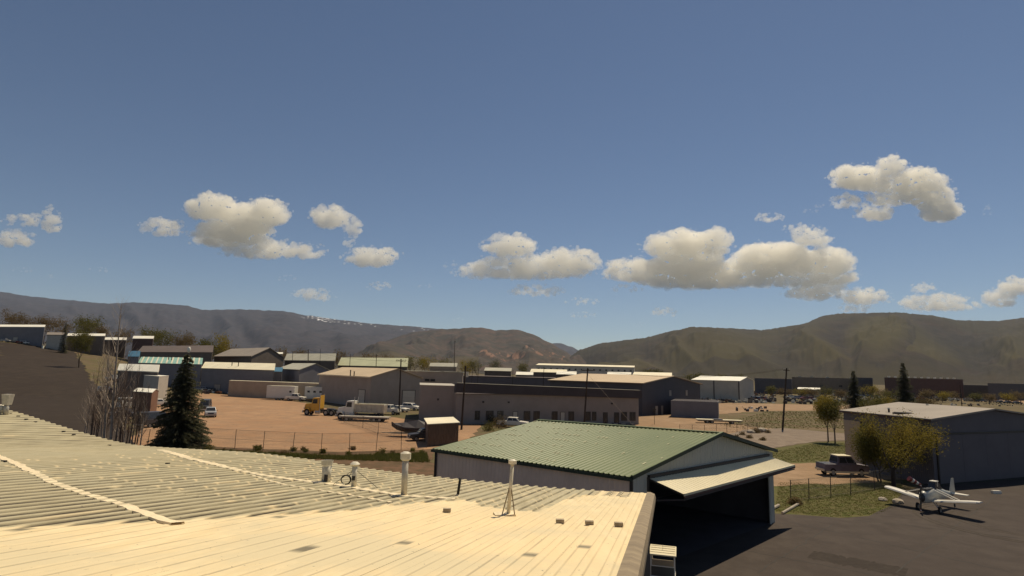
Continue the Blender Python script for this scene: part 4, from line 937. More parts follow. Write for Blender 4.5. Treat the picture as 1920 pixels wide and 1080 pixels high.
for k in range(11): MB().box(V2(b.L.lerp(b.N, (k + .7) / 12), b.z + .7) - b.org, (1.0, 1.0, .8)).build('roof_vent', M['rwhite'], b.root)
b = Bld('low brown building between the dark red and the dark blue buildings at right', X3(1803, 400), X3(1850, 402), X3(1851, 422), zoff(1850, 723, 402), 'flat', 'LN', .8, 'wbrown', 'rgrey', .0, .3)
b = Bld('dark blue flat building at the right edge with a pale coping', X3(1849, 370), X3(1990, 378), X3(1991, 398), zoff(1920, 720, 372), 'flat', 'LN', .8, 'wdark', 'rpale', .1, .15)
b = Bld('white arched shed low between the pole and the right spruce', X3(1494, 330), X3(1535, 330), X3(1536, 336), zoff(1535, 731, 330), 'gable', 'LN', .8, 'wpale', 'rwhite', .2, .3)
b = Bld('blue grey panel fence enclosure in front of the charcoal warehouse', X3(1257, 146), X3(1345, 143), X3(1346, 155), zoff(1300, 752.5, 145), 'flat', 'LN', .8, 'wfar', 'dark', -.1, .02, name='fence_enclosure', cat='enclosure')
b = Bld('long tan storage container left of the white trailer', X3(432, 186), X3(600, 178), X3(601, 181), zoff(500, 716, 182), 'flat', 'LN', .8, 'wtan', 'rcream', .05, .08, name='storage_container', cat='container')
b = Bld('grey box shed left of the spruce behind the bare trees', X3(272, 158), X3(300, 150), X3(318, 158), zoff(300, 706, 150), 'flat', 'LN', .8, 'wpale', 'rwhite', .1, .1, name='shed', cat='shed')
b = Bld('rust brown container with a curved white cover left of the spruce', X3(255, 118), X3(290, 115), X3(302, 124), zoff(290, 737, 115), 'gable', 'LN', .5, 'rustw', 'rwhite', .15, .1, name='container', cat='container')
# wooden shed with flat roof
b = Bld('small weathered plank shed with a flat roof by the green hangar corner', X3(801, 88), X3(808, 79), X3(864, 82.5), 2.85, 'flat', 'LN', .8, 'wood', 'rcream', .18, .1, name='plank_shed', cat='shed', zb=0)
a, d, n = b.face('NR'); du = d.normalized(); ang = math.atan2(du.y, du.x)
pm = MB().box((0, 0, 0), (.27, .03, 2.7)).mesh('plank', M['wood']); k = 0; u = .15
rnd = random.Random(4)
while u < d.length - .1:
    p = V2(a + du * u + n * (.02 + rnd.uniform(0, .015)), 1.4) - b.org; inst('plank', pm, b.root, p, (0, 0, ang)); u += .29
# ---------------------------------------------------------------- vehicles
def paint(name, rgb, rough=.35, var=.05): return mat(name, rgb, rough, var, 2, spec=.5)
M['pwhite'] = paint('white_paint', (.68, .64, .56)); M['pyellow'] = paint('yellow_paint', (.62, .34, .035)); M['psilver'] = paint('silver_paint', (.30, .30, .31)); M['pdark'] = paint('dark_paint', (.04, .04, .045))
M['pbed'] = paint('dull_bed_paint', (.40, .36, .30), .6, .15); M['pair'] = paint('aircraft_grey', (.42, .41, .36)); M['pred'] = paint('red_paint', (.22, .035, .02)); M['pblue'] = paint('blue_paint', (.05, .09, .17)); M['pplum'] = paint('faded_plum_paint', (.12, .10, .125), .6, .2); M['ptan'] = paint('tan_paint', (.42, .34, .24))
M['pole'] = mat('creosote_pole', (.045, .032, .024), .9, .2, 2)
M['tyre'] = mat('tyre_rubber', (.02, .018, .017), .9); M['rim'] = mat('wheel_rim', (.28, .27, .25), .5, metal=.5); M['lamp'] = mat('lamp_glass', (.75, .72, .62), .2); M['chrome'] = mat('dull_chrome', (.5, .48, .44), .35, metal=.6)
WH = {}
def wheel(root, x, y, r, w=.24):
    k = (round(r, 2), w)
    if k not in WH:
        WH[k] = (MB().tube((0,-w/2,0), (0,w/2,0), r, n=16).mesh('tyre', M['tyre']), MB().tube((0,-w/2-.015,0), (0,w/2+.015,0), r*.58, n=12).mesh('rim', M['rim']))
    o = inst('wheel', WH[k][0], root, (x, y, r)); inst('rim', WH[k][1], o); return o
def cabin(mb, prof, w0, w1, zb, zt):
    """greenhouse from side profile; narrower at the top"""
    k = len(prof); vs = []
    for sg in (-1, 1):
        for x, z in prof:
            f = (z - zb) / (zt - zb); vs.append((x, sg * (w0 + (w1 - w0) * f) / 2, z))
    fs = [tuple(range(k)), tuple(range(2*k-1, k-1, -1))] + [(i, k+i, k+(i+1) % k, (i+1) % k) for i in range(k)]
    mb.add(vs, fs)
def inset_poly(prof, s):
    cx = sum(p[0] for p in prof) / len(prof); cz = sum(p[1] for p in prof) / len(prof)
    return [(cx + (x - cx) * s[0], cz + (z - cz) * s[1]) for x, z in prof]
def car(kind, col, label, p, rz, group=None, sc=1.0, small=False):
    """x forward"""
    e = empty({'pickup': 'pickup_truck', 'suv': 'parked_suv', 'sedan': 'parked_car', 'van': 'parked_van'}[kind], p, rz, label, {'pickup': 'pickup truck', 'suv': 'car', 'sedan': 'car', 'van': 'van'}[kind], group)
    e.scale = (sc, sc, sc)
    P = {'pickup': dict(L=5.6, w=1.95, body=[(2.75,.45),(2.8,.75),(2.72,1.02),(1.35,1.15),(-2.75,1.12),(-2.8,.5)], cab=[(1.35,1.13),(.75,1.78),(-.95,1.80),(-1.1,1.13)], wb=(1.75,-1.75), r=.39),
         'suv': dict(L=4.8, w=1.9, body=[(2.35,.4),(2.4,.75),(2.25,.98),(1.1,1.1),(-2.3,1.08),(-2.35,.45)], cab=[(1.15,1.08),(.5,1.72),(-2.0,1.74),(-2.3,1.08)], wb=(1.45,-1.45), r=.36),
         'sedan': dict(L=4.6, w=1.8, body=[(2.25,.35),(2.3,.62),(2.15,.82),(.95,.95),(-1.6,.97),(-2.25,.92),(-2.3,.4)], cab=[(1.0,.93),(.25,1.40),(-1.0,1.42),(-1.75,.95)], wb=(1.4,-1.4), r=.33),
         'van': dict(L=5.6, w=2.0, body=[(2.7,.4),(2.78,.85),(2.5,1.15),(1.7,1.3),(-2.75,1.3),(-2.75,.45)], cab=[(1.9,1.28),(1.15,2.35),(-2.7,2.4),(-2.75,1.28)], wb=(1.8,-1.7), r=.36)}[kind]
    w = P['w']; mb = MB().extr(P['body'], -w/2, w/2); zt = max(z for _, z in P['cab']); zb = P['cab'][0][1]
    cabin(mb, P['cab'], w - .06, w - .42, zb, zt)
    body = mb.build('body', M[col], e, bevel=.06 if not small else 0)
    if kind == 'pickup':
        MB().box((-1.95, 0, 1.06), (1.55, w - .3, .14)).build('cargo_bed', M['pdark'], e)
    # side glass following the greenhouse taper
    pr = inset_poly(P['cab'], (.80, .68)); cx = sum(p_[0] for p_ in pr) / 4
    for sg in (-1, 1):
        vs = []
        for x, z in pr:
            f = (z - zb) / (zt - zb); vs.append((x, sg * ((w - .06 - .36 * f) / 2 + .012), z))
        mid = [(vs[0][0] + vs[3][0]) / 2, (vs[1][0] + vs[2][0]) / 2]
        g1 = MB().add([vs[0], vs[1], (mid[1] + .04, vs[1][1], vs[1][2]), (mid[0] + .04, vs[0][1], vs[0][2])], [(0,1,2,3)]); g1.build('side_window', M['glass'], e)
        g2 = MB().add([(mid[0] - .04, vs[0][1], vs[0][2]), (mid[1] - .04, vs[1][1], vs[1][2]), vs[2], vs[3]], [(0,1,2,3)]); g2.build('side_window', M['glass'], e)
    (xa, za), (xb, zb2) = P['cab'][0], P['cab'][1]; t = lambda f: (xa + (xb - xa) * f + .015, za + (zb2 - za) * f + .012)
    (x1, z1), (x2, z2) = t(.12), t(.88)
    MB().add([(x1, -w*.42, z1), (x1, w*.42, z1), (x2, w*.36, z2), (x2, -w*.36, z2)], [(0,1,2,3)]).build('windshield', M['glass'], e)
    (xa, za), (xb, zb2) = P['cab'][3], P['cab'][2]; t = lambda f: (xa + (xb - xa) * f - .015, za + (zb2 - za) * f + .012)
    (x1, z1), (x2, z2) = t(.2), t(.85)
    MB().add([(x1, -w*.40, z1), (x1, w*.40, z1), (x2, w*.35, z2), (x2, -w*.35, z2)], [(0,1,2,3)]).build('rear_window', M['glass'], e)
    for x in P['wb']:
        for sg in (-1, 1): wheel(e, x, sg * (w/2 - .1), P['r'])
    if not small:
        fx = P['body'][1][0]; fz = P['body'][1][1]
        for sg in (-1, 1): MB().box((fx - .02, sg * w * .38, fz + .05), (.06, .32, .16)).build('headlight', M['lamp'], e)
        MB().box((fx + .03, 0, P['body'][0][1] + .05), (.14, w * .96, .2)).build('bumper', M['chrome'], e)
        MB().box((-P['L']/2 - .03, 0, P['body'][-1][1] + .08), (.14, w * .96, .2)).build('bumper', M['chrome'], e)
        MB().box((fx + .0, 0, fz + .04), (.05, w * .48, .2)).build('grille', M['pdark'], e)
        for sg in (-1, 1): MB().box((.95 if kind != 'sedan' else .6, sg * (w/2 + .1), zb + .12), (.1, .16, .16)).build('mirror', M['pdark'], e)
    return e
def hdg(a, b): return math.atan2(b[1] - a[1], b[0] - a[0])
def vehicle(kind, col, label, px, py, ang, group=None, small=False, sc=1.0):
    p = G(px, py); return car(kind, col, label, p, R(ang), group, sc, small)
gl = 'vehicles parked in the gravel lot'
vehicle('pickup', 'pwhite', 'white pickup truck parked in front of the long white trailer', 554, 752, -4, gl).scale = (1, 1, 1.2)
vehicle('suv', 'pwhite', 'white car with dark windows parked against the workshop wall between its doors', 702, 756, -8, gl)
vehicle('sedan', 'pwhite', 'white sedan left of the two parked under the pole by the right workshop door', 750, 772, -30, gl)
e = empty('flatbed_trailer', G(684, 790), R(174), 'long low grey flatbed trailer lying in front of the dump truck', 'trailer')
MB().box((0,0,.85), (9.5,2.3,.22)).build('deck', M['pbed'], e); MB().box((0,.6,.6), (9,.15,.25)).box((0,-.6,.6), (9,.15,.25)).build('chassis', M['pdark'], e)
for x in (-3.2, -2.1, 3.2):
    for sg in (-1, 1): wheel(e, x, sg, .42)
vehicle('pickup', 'pwhite', 'white pickup truck just right of the dump truck tail', 727, 777, 165, gl, False).scale = (1, 1, 1.2)
vehicle('pickup', 'ptan', 'tan pickup truck behind the dump truck bed', 672, 762, 172, gl, False).scale = (1, 1, 1.2)
vehicle('suv', 'psilver', 'silver car between the workshop and the parked white sedan', 727, 763, -20, gl)
vehicle('suv', 'pwhite', 'white suv behind the sedan in front of the right workshop door', 771, 769, -25, gl)
vehicle('pickup', 'psilver', 'silver pickup facing us parked just right of the spruce', 394, 781, -62, gl)
vehicle('pickup', 'pwhite', 'white roofed pickup half hidden behind the green roof by the office', 962, 801, -12, gl)
e = vehicle('pickup', 'pplum', 'old plum coloured pickup truck with a cream roof on the dirt track', 1580, 892, 2, None); e.scale = (.86, .9, 1.15)
MB().box((-.1, 0, 1.83), (1.75, 1.6, .06)).build('roof_panel', M['cream'], e)
MB().box((.0, .99, .42), (5.2, .03, .16)).box((.0, -.99, .42), (5.2, .03, .16)).build('sill', M['cream'], e)
# heavy trucks
def truck(label, p, rz, cabc, kind, name='truck', bedc='pwhite'):
    e = empty(name, p, rz, label, 'truck', 'heavy trucks in the gravel lot'); e.scale = (1.05, 1, 1.22)
    mb = MB().extr([(4.3,.65),(4.35,1.3),(4.2,1.85),(2.7,2.05),(2.7,.65)], -.62, .62).build('hood', M[cabc], e, bevel=.1)
    mb = MB(); mb.extr([(2.7,.8),(2.7,1.9),(2.45,2.95),(1.1,3.0),(1.1,.8)], -1.1, 1.1); mb.build('cab', M[cabc], e, bevel=.08)
    MB().add([(2.72,-.95,2.0),(2.72,.95,2.0),(2.5,.88,2.8),(2.5,-.88,2.8)], [(0,1,2,3)]).build('windshield', M['glass'], e)
    for sg in (-1, 1):
        MB().add([(2.5,sg*1.115,2.0),(2.35,sg*1.115,2.75),(1.45,sg*1.115,2.75),(1.45,sg*1.115,2.0)], [(0,1,2,3)]).build('side_window', M['glass'], e)
        mb = MB(); pts = [(3.55 + math.cos(a)*.66, .55 + math.sin(a)*.66) for a in [i * math.pi / 8 for i in range(9)]]; pi = [(3.55 + math.cos(a)*.58, .55 + math.sin(a)*.58) for a in [i * math.pi / 8 for i in range(8, -1, -1)]]
        mb.extr(pts + pi, sg*.62, sg*1.18); mb.build('fender', M[cabc], e)
        MB().tube((1.0, sg*.95, .8), (1.0, sg*.95, 3.6), .07, n=8).build('exhaust_stack', M['chrome'], e)
        MB().box((4.3, sg*.8, 1.15), (.12, .26, .24)).build('headlight', M['lamp'], e); MB().tube((1.9, sg*.85, .6), (.9, sg*.85, .6), .3, n=10).build('fuel_tank', M['chrome'], e)
    MB().box((4.45, 0, .62), (.18, 2.3, .36)).build('bumper', M['chrome'], e); MB().box((4.37, 0, 1.3), (.04, .9, .8)).build('grille', M['chrome'], e)
    back = -4.6 if kind != 'tractor' else -2.2
    MB().box(((1.1 + back) / 2 + 1, .42, .85), (6.6 if kind != 'tractor' else 5.6, .12, .28)).box(((1.1 + back) / 2 + 1, -.42, .85), (6.6 if kind != 'tractor' else 5.6, .12, .28)).build('chassis', M['pdark'], e)
    xs = (3.55, -2.4, -3.6) if kind != 'tractor' else (3.55, -.4, -1.6)
    for x in xs:
        for sg in (-1, 1): wheel(e, x, sg * (1.0 if x > 0 else .9), .52, .3 if x > 0 else .5)
    if kind == 'dump':
        mb = MB().frust((-1.9,0,1.2), (5.4,2.1), (-1.9,0,2.45), (5.6,2.35)); mb.build('dump_body', M[bedc], e, bevel=.03)
        MB().box((-1.9,0,2.46), (5.2,2.1,.06)).build('load_cover', M['rpale'], e)
        MB().box((-1.9,-1.2,2.5), (5.6,.12,.14)).box((-1.9,1.2,2.5), (5.6,.12,.14)).build('top_rail', M['cream'], e)
        for k in range(6): MB().box((-4.2 + k * .95, -1.17, 1.8), (.1,.1,1.1)).box((-4.2 + k * .95, 1.17, 1.8), (.1,.1,1.1)).build('side_stake', M[bedc], e)
    else:
        MB().frust((-1.0,0,1.05), (1.6,.9), (-1.0,0,1.2), (1.3,.8)).build('fifth_wheel', M['pdark'], e)
        MB().box((1.0,0,2.3), (.12,2.0,2.2)).build('headache_rack', M['pyellow'], e)
    return e
p = G(611, 779); truck('yellow semi tractor with a long hood parked nose left in the gravel lot', p, R(172), 'pyellow', 'tractor', 'semi_truck')
p = G(676, 787); truck('white dump truck with a white hood parked in front of the yellow tractor', p, R(174), 'pwhite', 'dump', 'dump_truck', 'pbed')
def trailer(label, p, rz, L, h, col='pwhite', stripe='cream', rv=False, name='trailer', cat='trailer', group='trailers and campers in the lot'):
    e = empty(name, p, rz, label, cat, group)
    prof = [(L/2,.6),(L/2,h-.3 if rv else h),(L/2-.4,h),(-L/2,h),(-L/2,.6)] if not rv else [(L/2-1.6,.6),(L/2-1.5,1.5),(L/2,1.7),(L/2,h-.5),(L/2-.7,h),(-L/2,h),(-L/2,.6)]
    MB().extr(prof, -1.2, 1.2).build('body', M[col], e, bevel=.07)
    MB().box((-.2,0,h+.03), (L*.8, 2.1, .06)).build('roof', M[stripe], e)
    for sg in (-1, 1):
        for x in ((-.5, .4) if L > 6 else (0,)): wheel(e, x - .6, sg * 1.05, .38)
        if rv:
            for k in range(4): MB().box((-L/2 + 1.2 + k * L * .2, sg * 1.205, h * .66), (.8, .03, .55)).build('window', M['glass'], e)
        else:
            MB().box((L/2 - 1.2, sg * 1.205, h * .62), (.7, .03, .5)).build('window', M['glass'], e); MB().box((-L*.05, sg * 1.206, h * .93), (L * .78, .03, .1)).build('top_rail', M[stripe], e)
    MB().box((L/2 + .7, 0, .55), (1.6, .14, .12)).build('hitch', M['pdark'], e)
    return e
trailer('long white box trailer behind the white pickup', G(528, 750), R(-5), 8.5, 4.1)
trailer('white and silver camper with small windows behind the yellow tractor', G(602, 752), R(-8), 9.5, 4.1, rv=True)
trailer('cream rounded camper right behind the first one by the workshop', G(596, 745), R(-8), 8.5, 4.4, 'ptan', rv=True)
# white trailer and dumpster on the yard
e = empty('flatbed_trailer', G(1348, 794), R(-8), 'low pale flatbed trailer standing on the grass by the pale yard', 'trailer')
MB().box((0,0,.75), (9.5,2.3,.18)).build('deck', M['cream'], e); MB().box((-.3,0,.85), (1.8,2.2,.25)).build('load', M['pdark'], e); MB().box((0,.6,.55), (9,.15,.2)).box((0,-.6,.55), (9,.15,.2)).build('chassis', M['pdark'], e)
for x in (-2.6, -1.6, 2.6):
    for sg in (-1, 1): wheel(e, x, sg, .36)
e = empty('dumpster', G(1312, 777), R(-4), 'dark open dumpster standing alone on the pale yard', 'dumpster')
MB().frust((0,0,.15), (2.6,1.6), (0,0,1.55), (3.0,1.8)).build('bin', M['pdark'], e); MB().box((0,0,1.56), (2.8,1.6,.03)).build('contents', M['rpale'], e); MB().box((0,.93,1.5), (3.05,.08,.1)).box((0,-.93,1.5), (3.05,.08,.1)).build('rim', M['darkmetal'], e)
# covered boat on a trailer
e = empty('covered_boat', G(775, 819), R(176), 'boat under a dark tarp on a trailer left of the plank shed', 'boat')
mb = MB(); secs = [(3.4,.15,1.75,1.9),(2.6,.75,1.2,1.95),(1.2,1.1,.85,2.1),(-.6,1.15,.8,2.5),(-2.6,1.1,.8,1.9),(-3.2,1.0,.85,1.6)]
vs = []
for x, w, zb_, zt_ in secs: vs += [(x,0,zb_-.25),(x,-w,zb_+.35),(x,-w*1.02,zb_+.6 if zb_+.6<zt_ else zt_),(x,0,zt_),(x,w*1.02,zb_+.6 if zb_+.6<zt_ else zt_),(x,w,zb_+.35)]
mb.add(vs, [(k*6+i, k*6+(i+1)%6, (k+1)*6+(i+1)%6, (k+1)*6+i) for k in range(5) for i in range(6)] + [tuple(range(6)), tuple(range(35,29,-1))])
mb.build('tarp', M['fascia'], e); MB().box((.3,.5,.5), (6,.1,.14)).box((.3,-.5,.5), (6,.1,.14)).box((4,0,.5), (1.8,.1,.12)).build('trailer_frame', M['cream'], e)
for sg in (-1, 1): wheel(e, -1, sg * 1.0, .33)
e = car('suv', 'pdark', 'small dark car with a pale windscreen between the boat and the plank shed', G(797, 826), R(200))
# many far vehicles
vehicle('van', 'pwhite', 'white van standing at the right foot of the bare trees', 243, 766, 70); vehicle('pickup', 'pdark', 'dark pickup between the bare trees and the rusty container', 232, 786, 20)
vehicle('suv', 'pwhite', 'pale car behind the rusty container', 296, 762, 60); vehicle('van', 'pdark', 'dark van just left of the spruce foot', 288, 800, 75)
vehicle('van', 'pdark', 'dark box van right of the spruce behind the silver pickup', 384, 770, -70)
rnd = random.Random(11)
ORD = ['first','second','third','fourth','fifth','sixth','seventh','eighth','ninth','tenth','eleventh','twelfth','thirteenth','fourteenth']
def row(x0, y0, x1, y1, n, ang, labels, grp, kinds=('sedan','suv','pickup'), cols=('pwhite','pwhite','psilver','pdark','pblue','pred','ptan')):
    for k in range(n):
        t = (k + rnd.uniform(.2, .8)) / n; kd = rnd.choice(kinds); cl = rnd.choice(cols)
        vehicle(kd, cl, labels + (', ' + ORD[k] + ' from the left'), x0 + (x1 - x0) * t, y0 + (y1 - y0) * t, ang + rnd.uniform(-8, 8), grp, small=True)
row(385, 722, 525, 731, 13, 70, 'small vehicle parked beneath the blue grey warehouse wall', 'vehicles parked along the blue grey warehouse')
row(380, 733, 432, 737, 4, 10, 'dark old vehicle right of the spruce', 'old vehicles by the tan container', cols=('pdark','psilver','pblue'))
row(0, 640, 72, 648, 5, 10, 'tiny parked vehicle before the far left hangar', 'vehicles before the far left hangar')
row(78, 646, 135, 655, 5, 20, 'tiny pale vehicle or trailer by the small far left house', 'vehicles by the far left house', cols=('pwhite','ptan','psilver'), kinds=('van','pickup','suv'))
row(195, 735, 285, 745, 6, 60, 'vehicle standing behind the bare trees', 'vehicles behind the bare trees')
row(205, 712, 268, 716, 5, 60, 'vehicle behind the low dark shed', 'vehicles in the yard behind bare trees', cols=('pwhite','psilver'))
row(1315, 742, 1440, 752, 14, 30, 'vehicle at the front of the scrap yard', 'vehicles in the scrap yard')
row(1345, 733, 1450, 738, 9, 30, 'vehicle at the back of the scrap yard', 'vehicles at the back of the scrap yard')
row(1480, 747, 1540, 752, 5, 10, 'vehicle near the white arched shed', 'vehicles near the white arched shed')
row(1640, 746, 1800, 751, 12, 15, 'parked vehicle before the dark red building', 'cars before the dark red building')
row(1560, 742, 1640, 745, 5, 15, 'parked vehicle before the wide brown flat building', 'cars before the wide brown building')
row(1810, 752, 1915, 758, 6, 5, 'car on the far pale road at right', 'cars on the far right road')
e = car('van', 'pwhite', 'white van cut by the right edge on the far road', G(1910, 749), R(5))
# ---------------------------------------------------------------- golf cart
e = empty('golf_cart', at(1243, 1101, 27.6) * 1, 0, 'golf cart with a cream roof in the shade by our roof edge', 'golf cart'); e.location = (at(1243, 1060, 28.8).x, 28.8, .03); e.rotation_euler = (0, 0, R(-106))
MB().extr([(1.15,.35),(1.2,.6),(.75,.95),(.5,.95),(.45,.42),(-.2,.42),(-.25,.7),(-1.15,.72),(-1.2,.35)], -.56, .56).build('body', M['pwhite'], e, bevel=.04)
rf = MB().box((-.1,0,1.86), (1.6,1.22,.07)).build('roof', M['cream'], e, bevel=.03)
for k in range(4): MB().box((-.7 + k*.36,0,1.91), (.05,1.1,.012)).build('roof_rib', M['cream'], rf)
for x, x2 in ((.62,.5),(-.85,-.7)):
    for sg in (-1, 1): MB().tube((x,sg*.52,.7), (x2,sg*.52,1.84), .028, n=6).build('roof_post', M['pwhite'], e)
MB().add([(.66,-.5,.95),(.66,.5,.95),(.6,.5,1.35),(.6,-.5,1.35)], [(0,1,2,3)]).build('windscreen', M['glass'], e); MB().tube((.6,-.5,1.36),(.6,.5,1.36),.022,n=6).build('windscreen_frame', M['pwhite'], e)
MB().box((-.35,0,.82), (.5,1.05,.14)).build('seat', M['ptan'], e, bevel=.03); MB().box((-.62,0,1.1), (.1,1.05,.4)).build('backrest', M['ptan'], e, bevel=.03)
MB().tube((.55,.25,.9), (.3,.25,1.08), .015, n=5).tube((.3,.25,1.08), (.28,.25,1.1), .16, n=14).build('steering_wheel', M['pdark'], e)
for x in (.78,-.78):
    for sg in (-1, 1): wheel(e, x, sg * .5, .23, .18)
for sg in (-1, 1): MB().box((1.18, sg*.4, .62), (.05,.16,.1)).build('headlight', M['lamp'], e)
MB().box((-1.3,0,.8), (.35,1.0,.35)).build('rear_basket', M['pdark'], e); MB().tube((-.1,0,1.9), (-.1,0,2.15), .008, n=4).build('aerial', M['pdark'], e)
# ---------------------------------------------------------------- crop duster style aircraft
def aircraft():
    c = G(1742, 960); e = empty('aircraft', (c.x + .78, c.y + .45, .03), 0, 'white low wing single engine aircraft with strut braced wings and a dark propeller', 'aircraft')
    e.rotation_euler = (0, 0, R(-150)); e.scale = (.74, .70, 1.0)
    # x forward; tail dragger attitude
    bd = Matrix.Rotation(R(-7), 3, 'Y')
    secs = [(2.45,.30,.34,1.12),(2.2,.42,.44,1.12),(1.4,.46,.50,1.15),(.6,.46,.55,1.2),(-.3,.44,.62,1.24),(-1.2,.40,.50,1.18),(-2.6,.24,.30,1.08),(-4.3,.07,.14,1.02)]
    mb = MB(); n = 12; vs = []
    for x, ry_, rz_, zc in secs:
        for k in range(n):
            a = 2*math.pi*k/n; cz = math.sin(a); cy = math.cos(a); vs.append((x, abs(cy)**.7*math.copysign(ry_, cy), zc + abs(cz)**.7*math.copysign(rz_, cz)))
    mb.add(vs, [(j*n+k, j*n+(k+1)%n, (j+1)*n+(k+1)%n, (j+1)*n+k) for j in range(len(secs)-1) for k in range(n)] + [tuple(range(n)), tuple(range(len(secs)*n-1, (len(secs)-1)*n-1, -1))])
    mb.build('fuselage', M['pair'], e, True)
    tb = MB().box((1.1,0,1.70), (1.6,.5,.1)); tb.build('hopper_lid', M['pdark'], e)
    cw = MB().tube((2.44,0,1.12), (2.55,0,1.12), .34, .2, n=14).tube((2.55,0,1.12), (2.85,0,1.12), .17, .04, n=12).build('spinner', M['pdark'], e)
    for s_, nm in ((1,'up'), (-1,'down')):
        b = MB(); d = Vector((0, .08*s_, .88*s_))
        o1 = Vector((2.66,0,1.12)); w = Vector((.03,.1,-.02))
        b.add([o1 - w, o1 + w, o1 + d*.95 + w*.9, o1 + d*.95 - w*.9, o1 - w + Vector((.03,0,0)), o1 + w + Vector((.03,0,0)), o1 + d*.95 + w*.9 + Vector((.03,0,0)), o1 + d*.95 - w*.9 + Vector((.03,0,0))], [(0,1,2,3),(4,5,6,7),(0,1,5,4),(1,2,6,5),(2,3,7,6),(3,0,4,7)])
        bl = b.build('propeller_blade', M['pdark'], e)
        t = MB(); p0 = o1 + d*.95; p1 = o1 + d*1.2; t.slab([p0 - w*.9, p0 + w*.9, p1 + w*.6, p1 - w*.6], (1,0,0), -.03); t.build('blade_tip', M['pred'], bl)
        t = MB(); p0 = o1 + d*1.02; p1 = o1 + d*1.1; t.slab([p0 - w*.92, p0 + w*.92, p1 + w*.85, p1 - w*.85], (1,0,0), -.035); t.build('tip_stripe', M['pwhite'], bl)
    for sg in (-1, 1):
        prof = [(1.35,0),(1.25,.10),(.8,.15),(.2,.10),(-.25,.0),(.2,-.02),(1.0,-.05)]; vs = []
        st = [(.40,1,.78),(3.9,1,1.18),(4.55,.9,1.24),(4.75,.6,1.26)]
        for y, s_, z in st: vs += [((x - .55)*s_ + .55, sg*y, z + zz*s_) for x, zz in prof]
        k = len(prof); mb = MB(); mb.add(vs, [(j*k+i, j*k+(i+1)%k, (j+1)*k+(i+1)%k, (j+1)*k+i) for j in range(len(st)-1) for i in range(k)] + [tuple(range(k)), tuple(range(len(st)*k-1, (len(st)-1)*k-1, -1))])
        mb.build('wing', M['pwhite'], e)
        for x in (.95, .25): MB().tube((x, sg*.42, 1.68), (x-.05, sg*2.6, 1.14), .035, n=6).build('wing_strut', M['pwhite'], e)
        MB().tube((1.15, sg*.4, .85), (1.25, sg*1.05, .3), .045, n=8).tube((.6, sg*.4, .8), (1.2, sg*1.05, .32), .035, n=8).build('gear_leg', M['psilver'], e); wheel(e, 1.25, sg*1.12, .27, .16)
        mb = MB(); z = 1.12; mb.slab([(-3.4, sg*.05, z), (-3.75, sg*1.55, z), (-4.35, sg*1.55, z), (-4.5, sg*.05, z)], UP, .06); mb.build('tailplane', M['pwhite'], e)
    mb = MB(); mb.slab([(-3.3,.03,1.1),(-3.95,.03,2.25),(-4.45,.03,2.25),(-4.6,.03,1.0)], Vector((0,1,0)), .06); mb.build('fin', M['pair'], e)
    mb = MB(); cabin(mb, [(.35,1.65),(.15,2.15),(-.55,2.2),(-1.0,1.6)], .78, .6, 1.6, 2.2); mb.build('canopy', M['glass'], e)
    MB().box((-.22,0,2.22), (.75,.62,.06)).build('canopy_roof', M['pwhite'], e, bevel=.02); MB().tube((-.22,0,2.22), (-.3,0,2.75), .01, n=4).build('aerial', M['pdark'], e)
    MB().box((-.22,.33,1.92),(.06,.05,.5)).box((-.22,-.33,1.92),(.06,.05,.5)).build('canopy_frame', M['pwhite'], e)
    MB().tube((-4.0,0,.95), (-4.3,0,.15), .03, n=6).build('tail_leg', M['psilver'], e); wheel(e, -4.32, 0, .12, .1)
    cb = MB().box((0,0,.12), (.75,.35,.22)).box((0,0,.25), (.7,.3,.04)).build('chock_box', M['pwhite']); cb.location = (G(1868, 926).x, G(1868, 926).y, .03); tag(cb, 'small white box lying alone on the apron behind the aircraft', 'box')
aircraft()
e = empty('windsock', G(1722, 925), 0, 'small red and white striped windsock on a thin post behind the propeller', 'windsock')
b_ = e.location.copy(); a0 = at(1725, 909, b_.y) - b_; a1 = at(1704, 897, b_.y) - b_
MB().tube((0,0,0), a0, .025, n=6).build('post', M['pole'], e)
for k in range(5): MB().tube(a0.lerp(a1, k/5), a0.lerp(a1, (k+1)/5), .13 + .022*k, .15 + .022*k, n=10).build('sock_band', M['pred' if k % 2 == 0 else 'pwhite'], e)
M['tmark'] = ground_mat('tyre_marks', [(.066,.053,.042), (.078,.063,.05), (.058,.047,.038)], (.3, 1.5), bump=.1, bscale=12)
for k, rr in enumerate((5.2, 5.7, 7.6, 8.1)):
    cc = G(1960, 985); mb = MB(); n = 60; vs = []
    for i in range(n + 1):
        a = R(95) + i / n * R(150); w = .09
        for q in (rr - w, rr + w): vs.append((cc.x + math.cos(a) * q, cc.y + math.sin(a) * q * .9, .036 + k * .002))
    mb.add(vs, [(2*i, 2*i+1, 2*i+3, 2*i+2) for i in range(n)]); mb.build('tyre_marks', M['tmark'])['kind'] = 'structure'
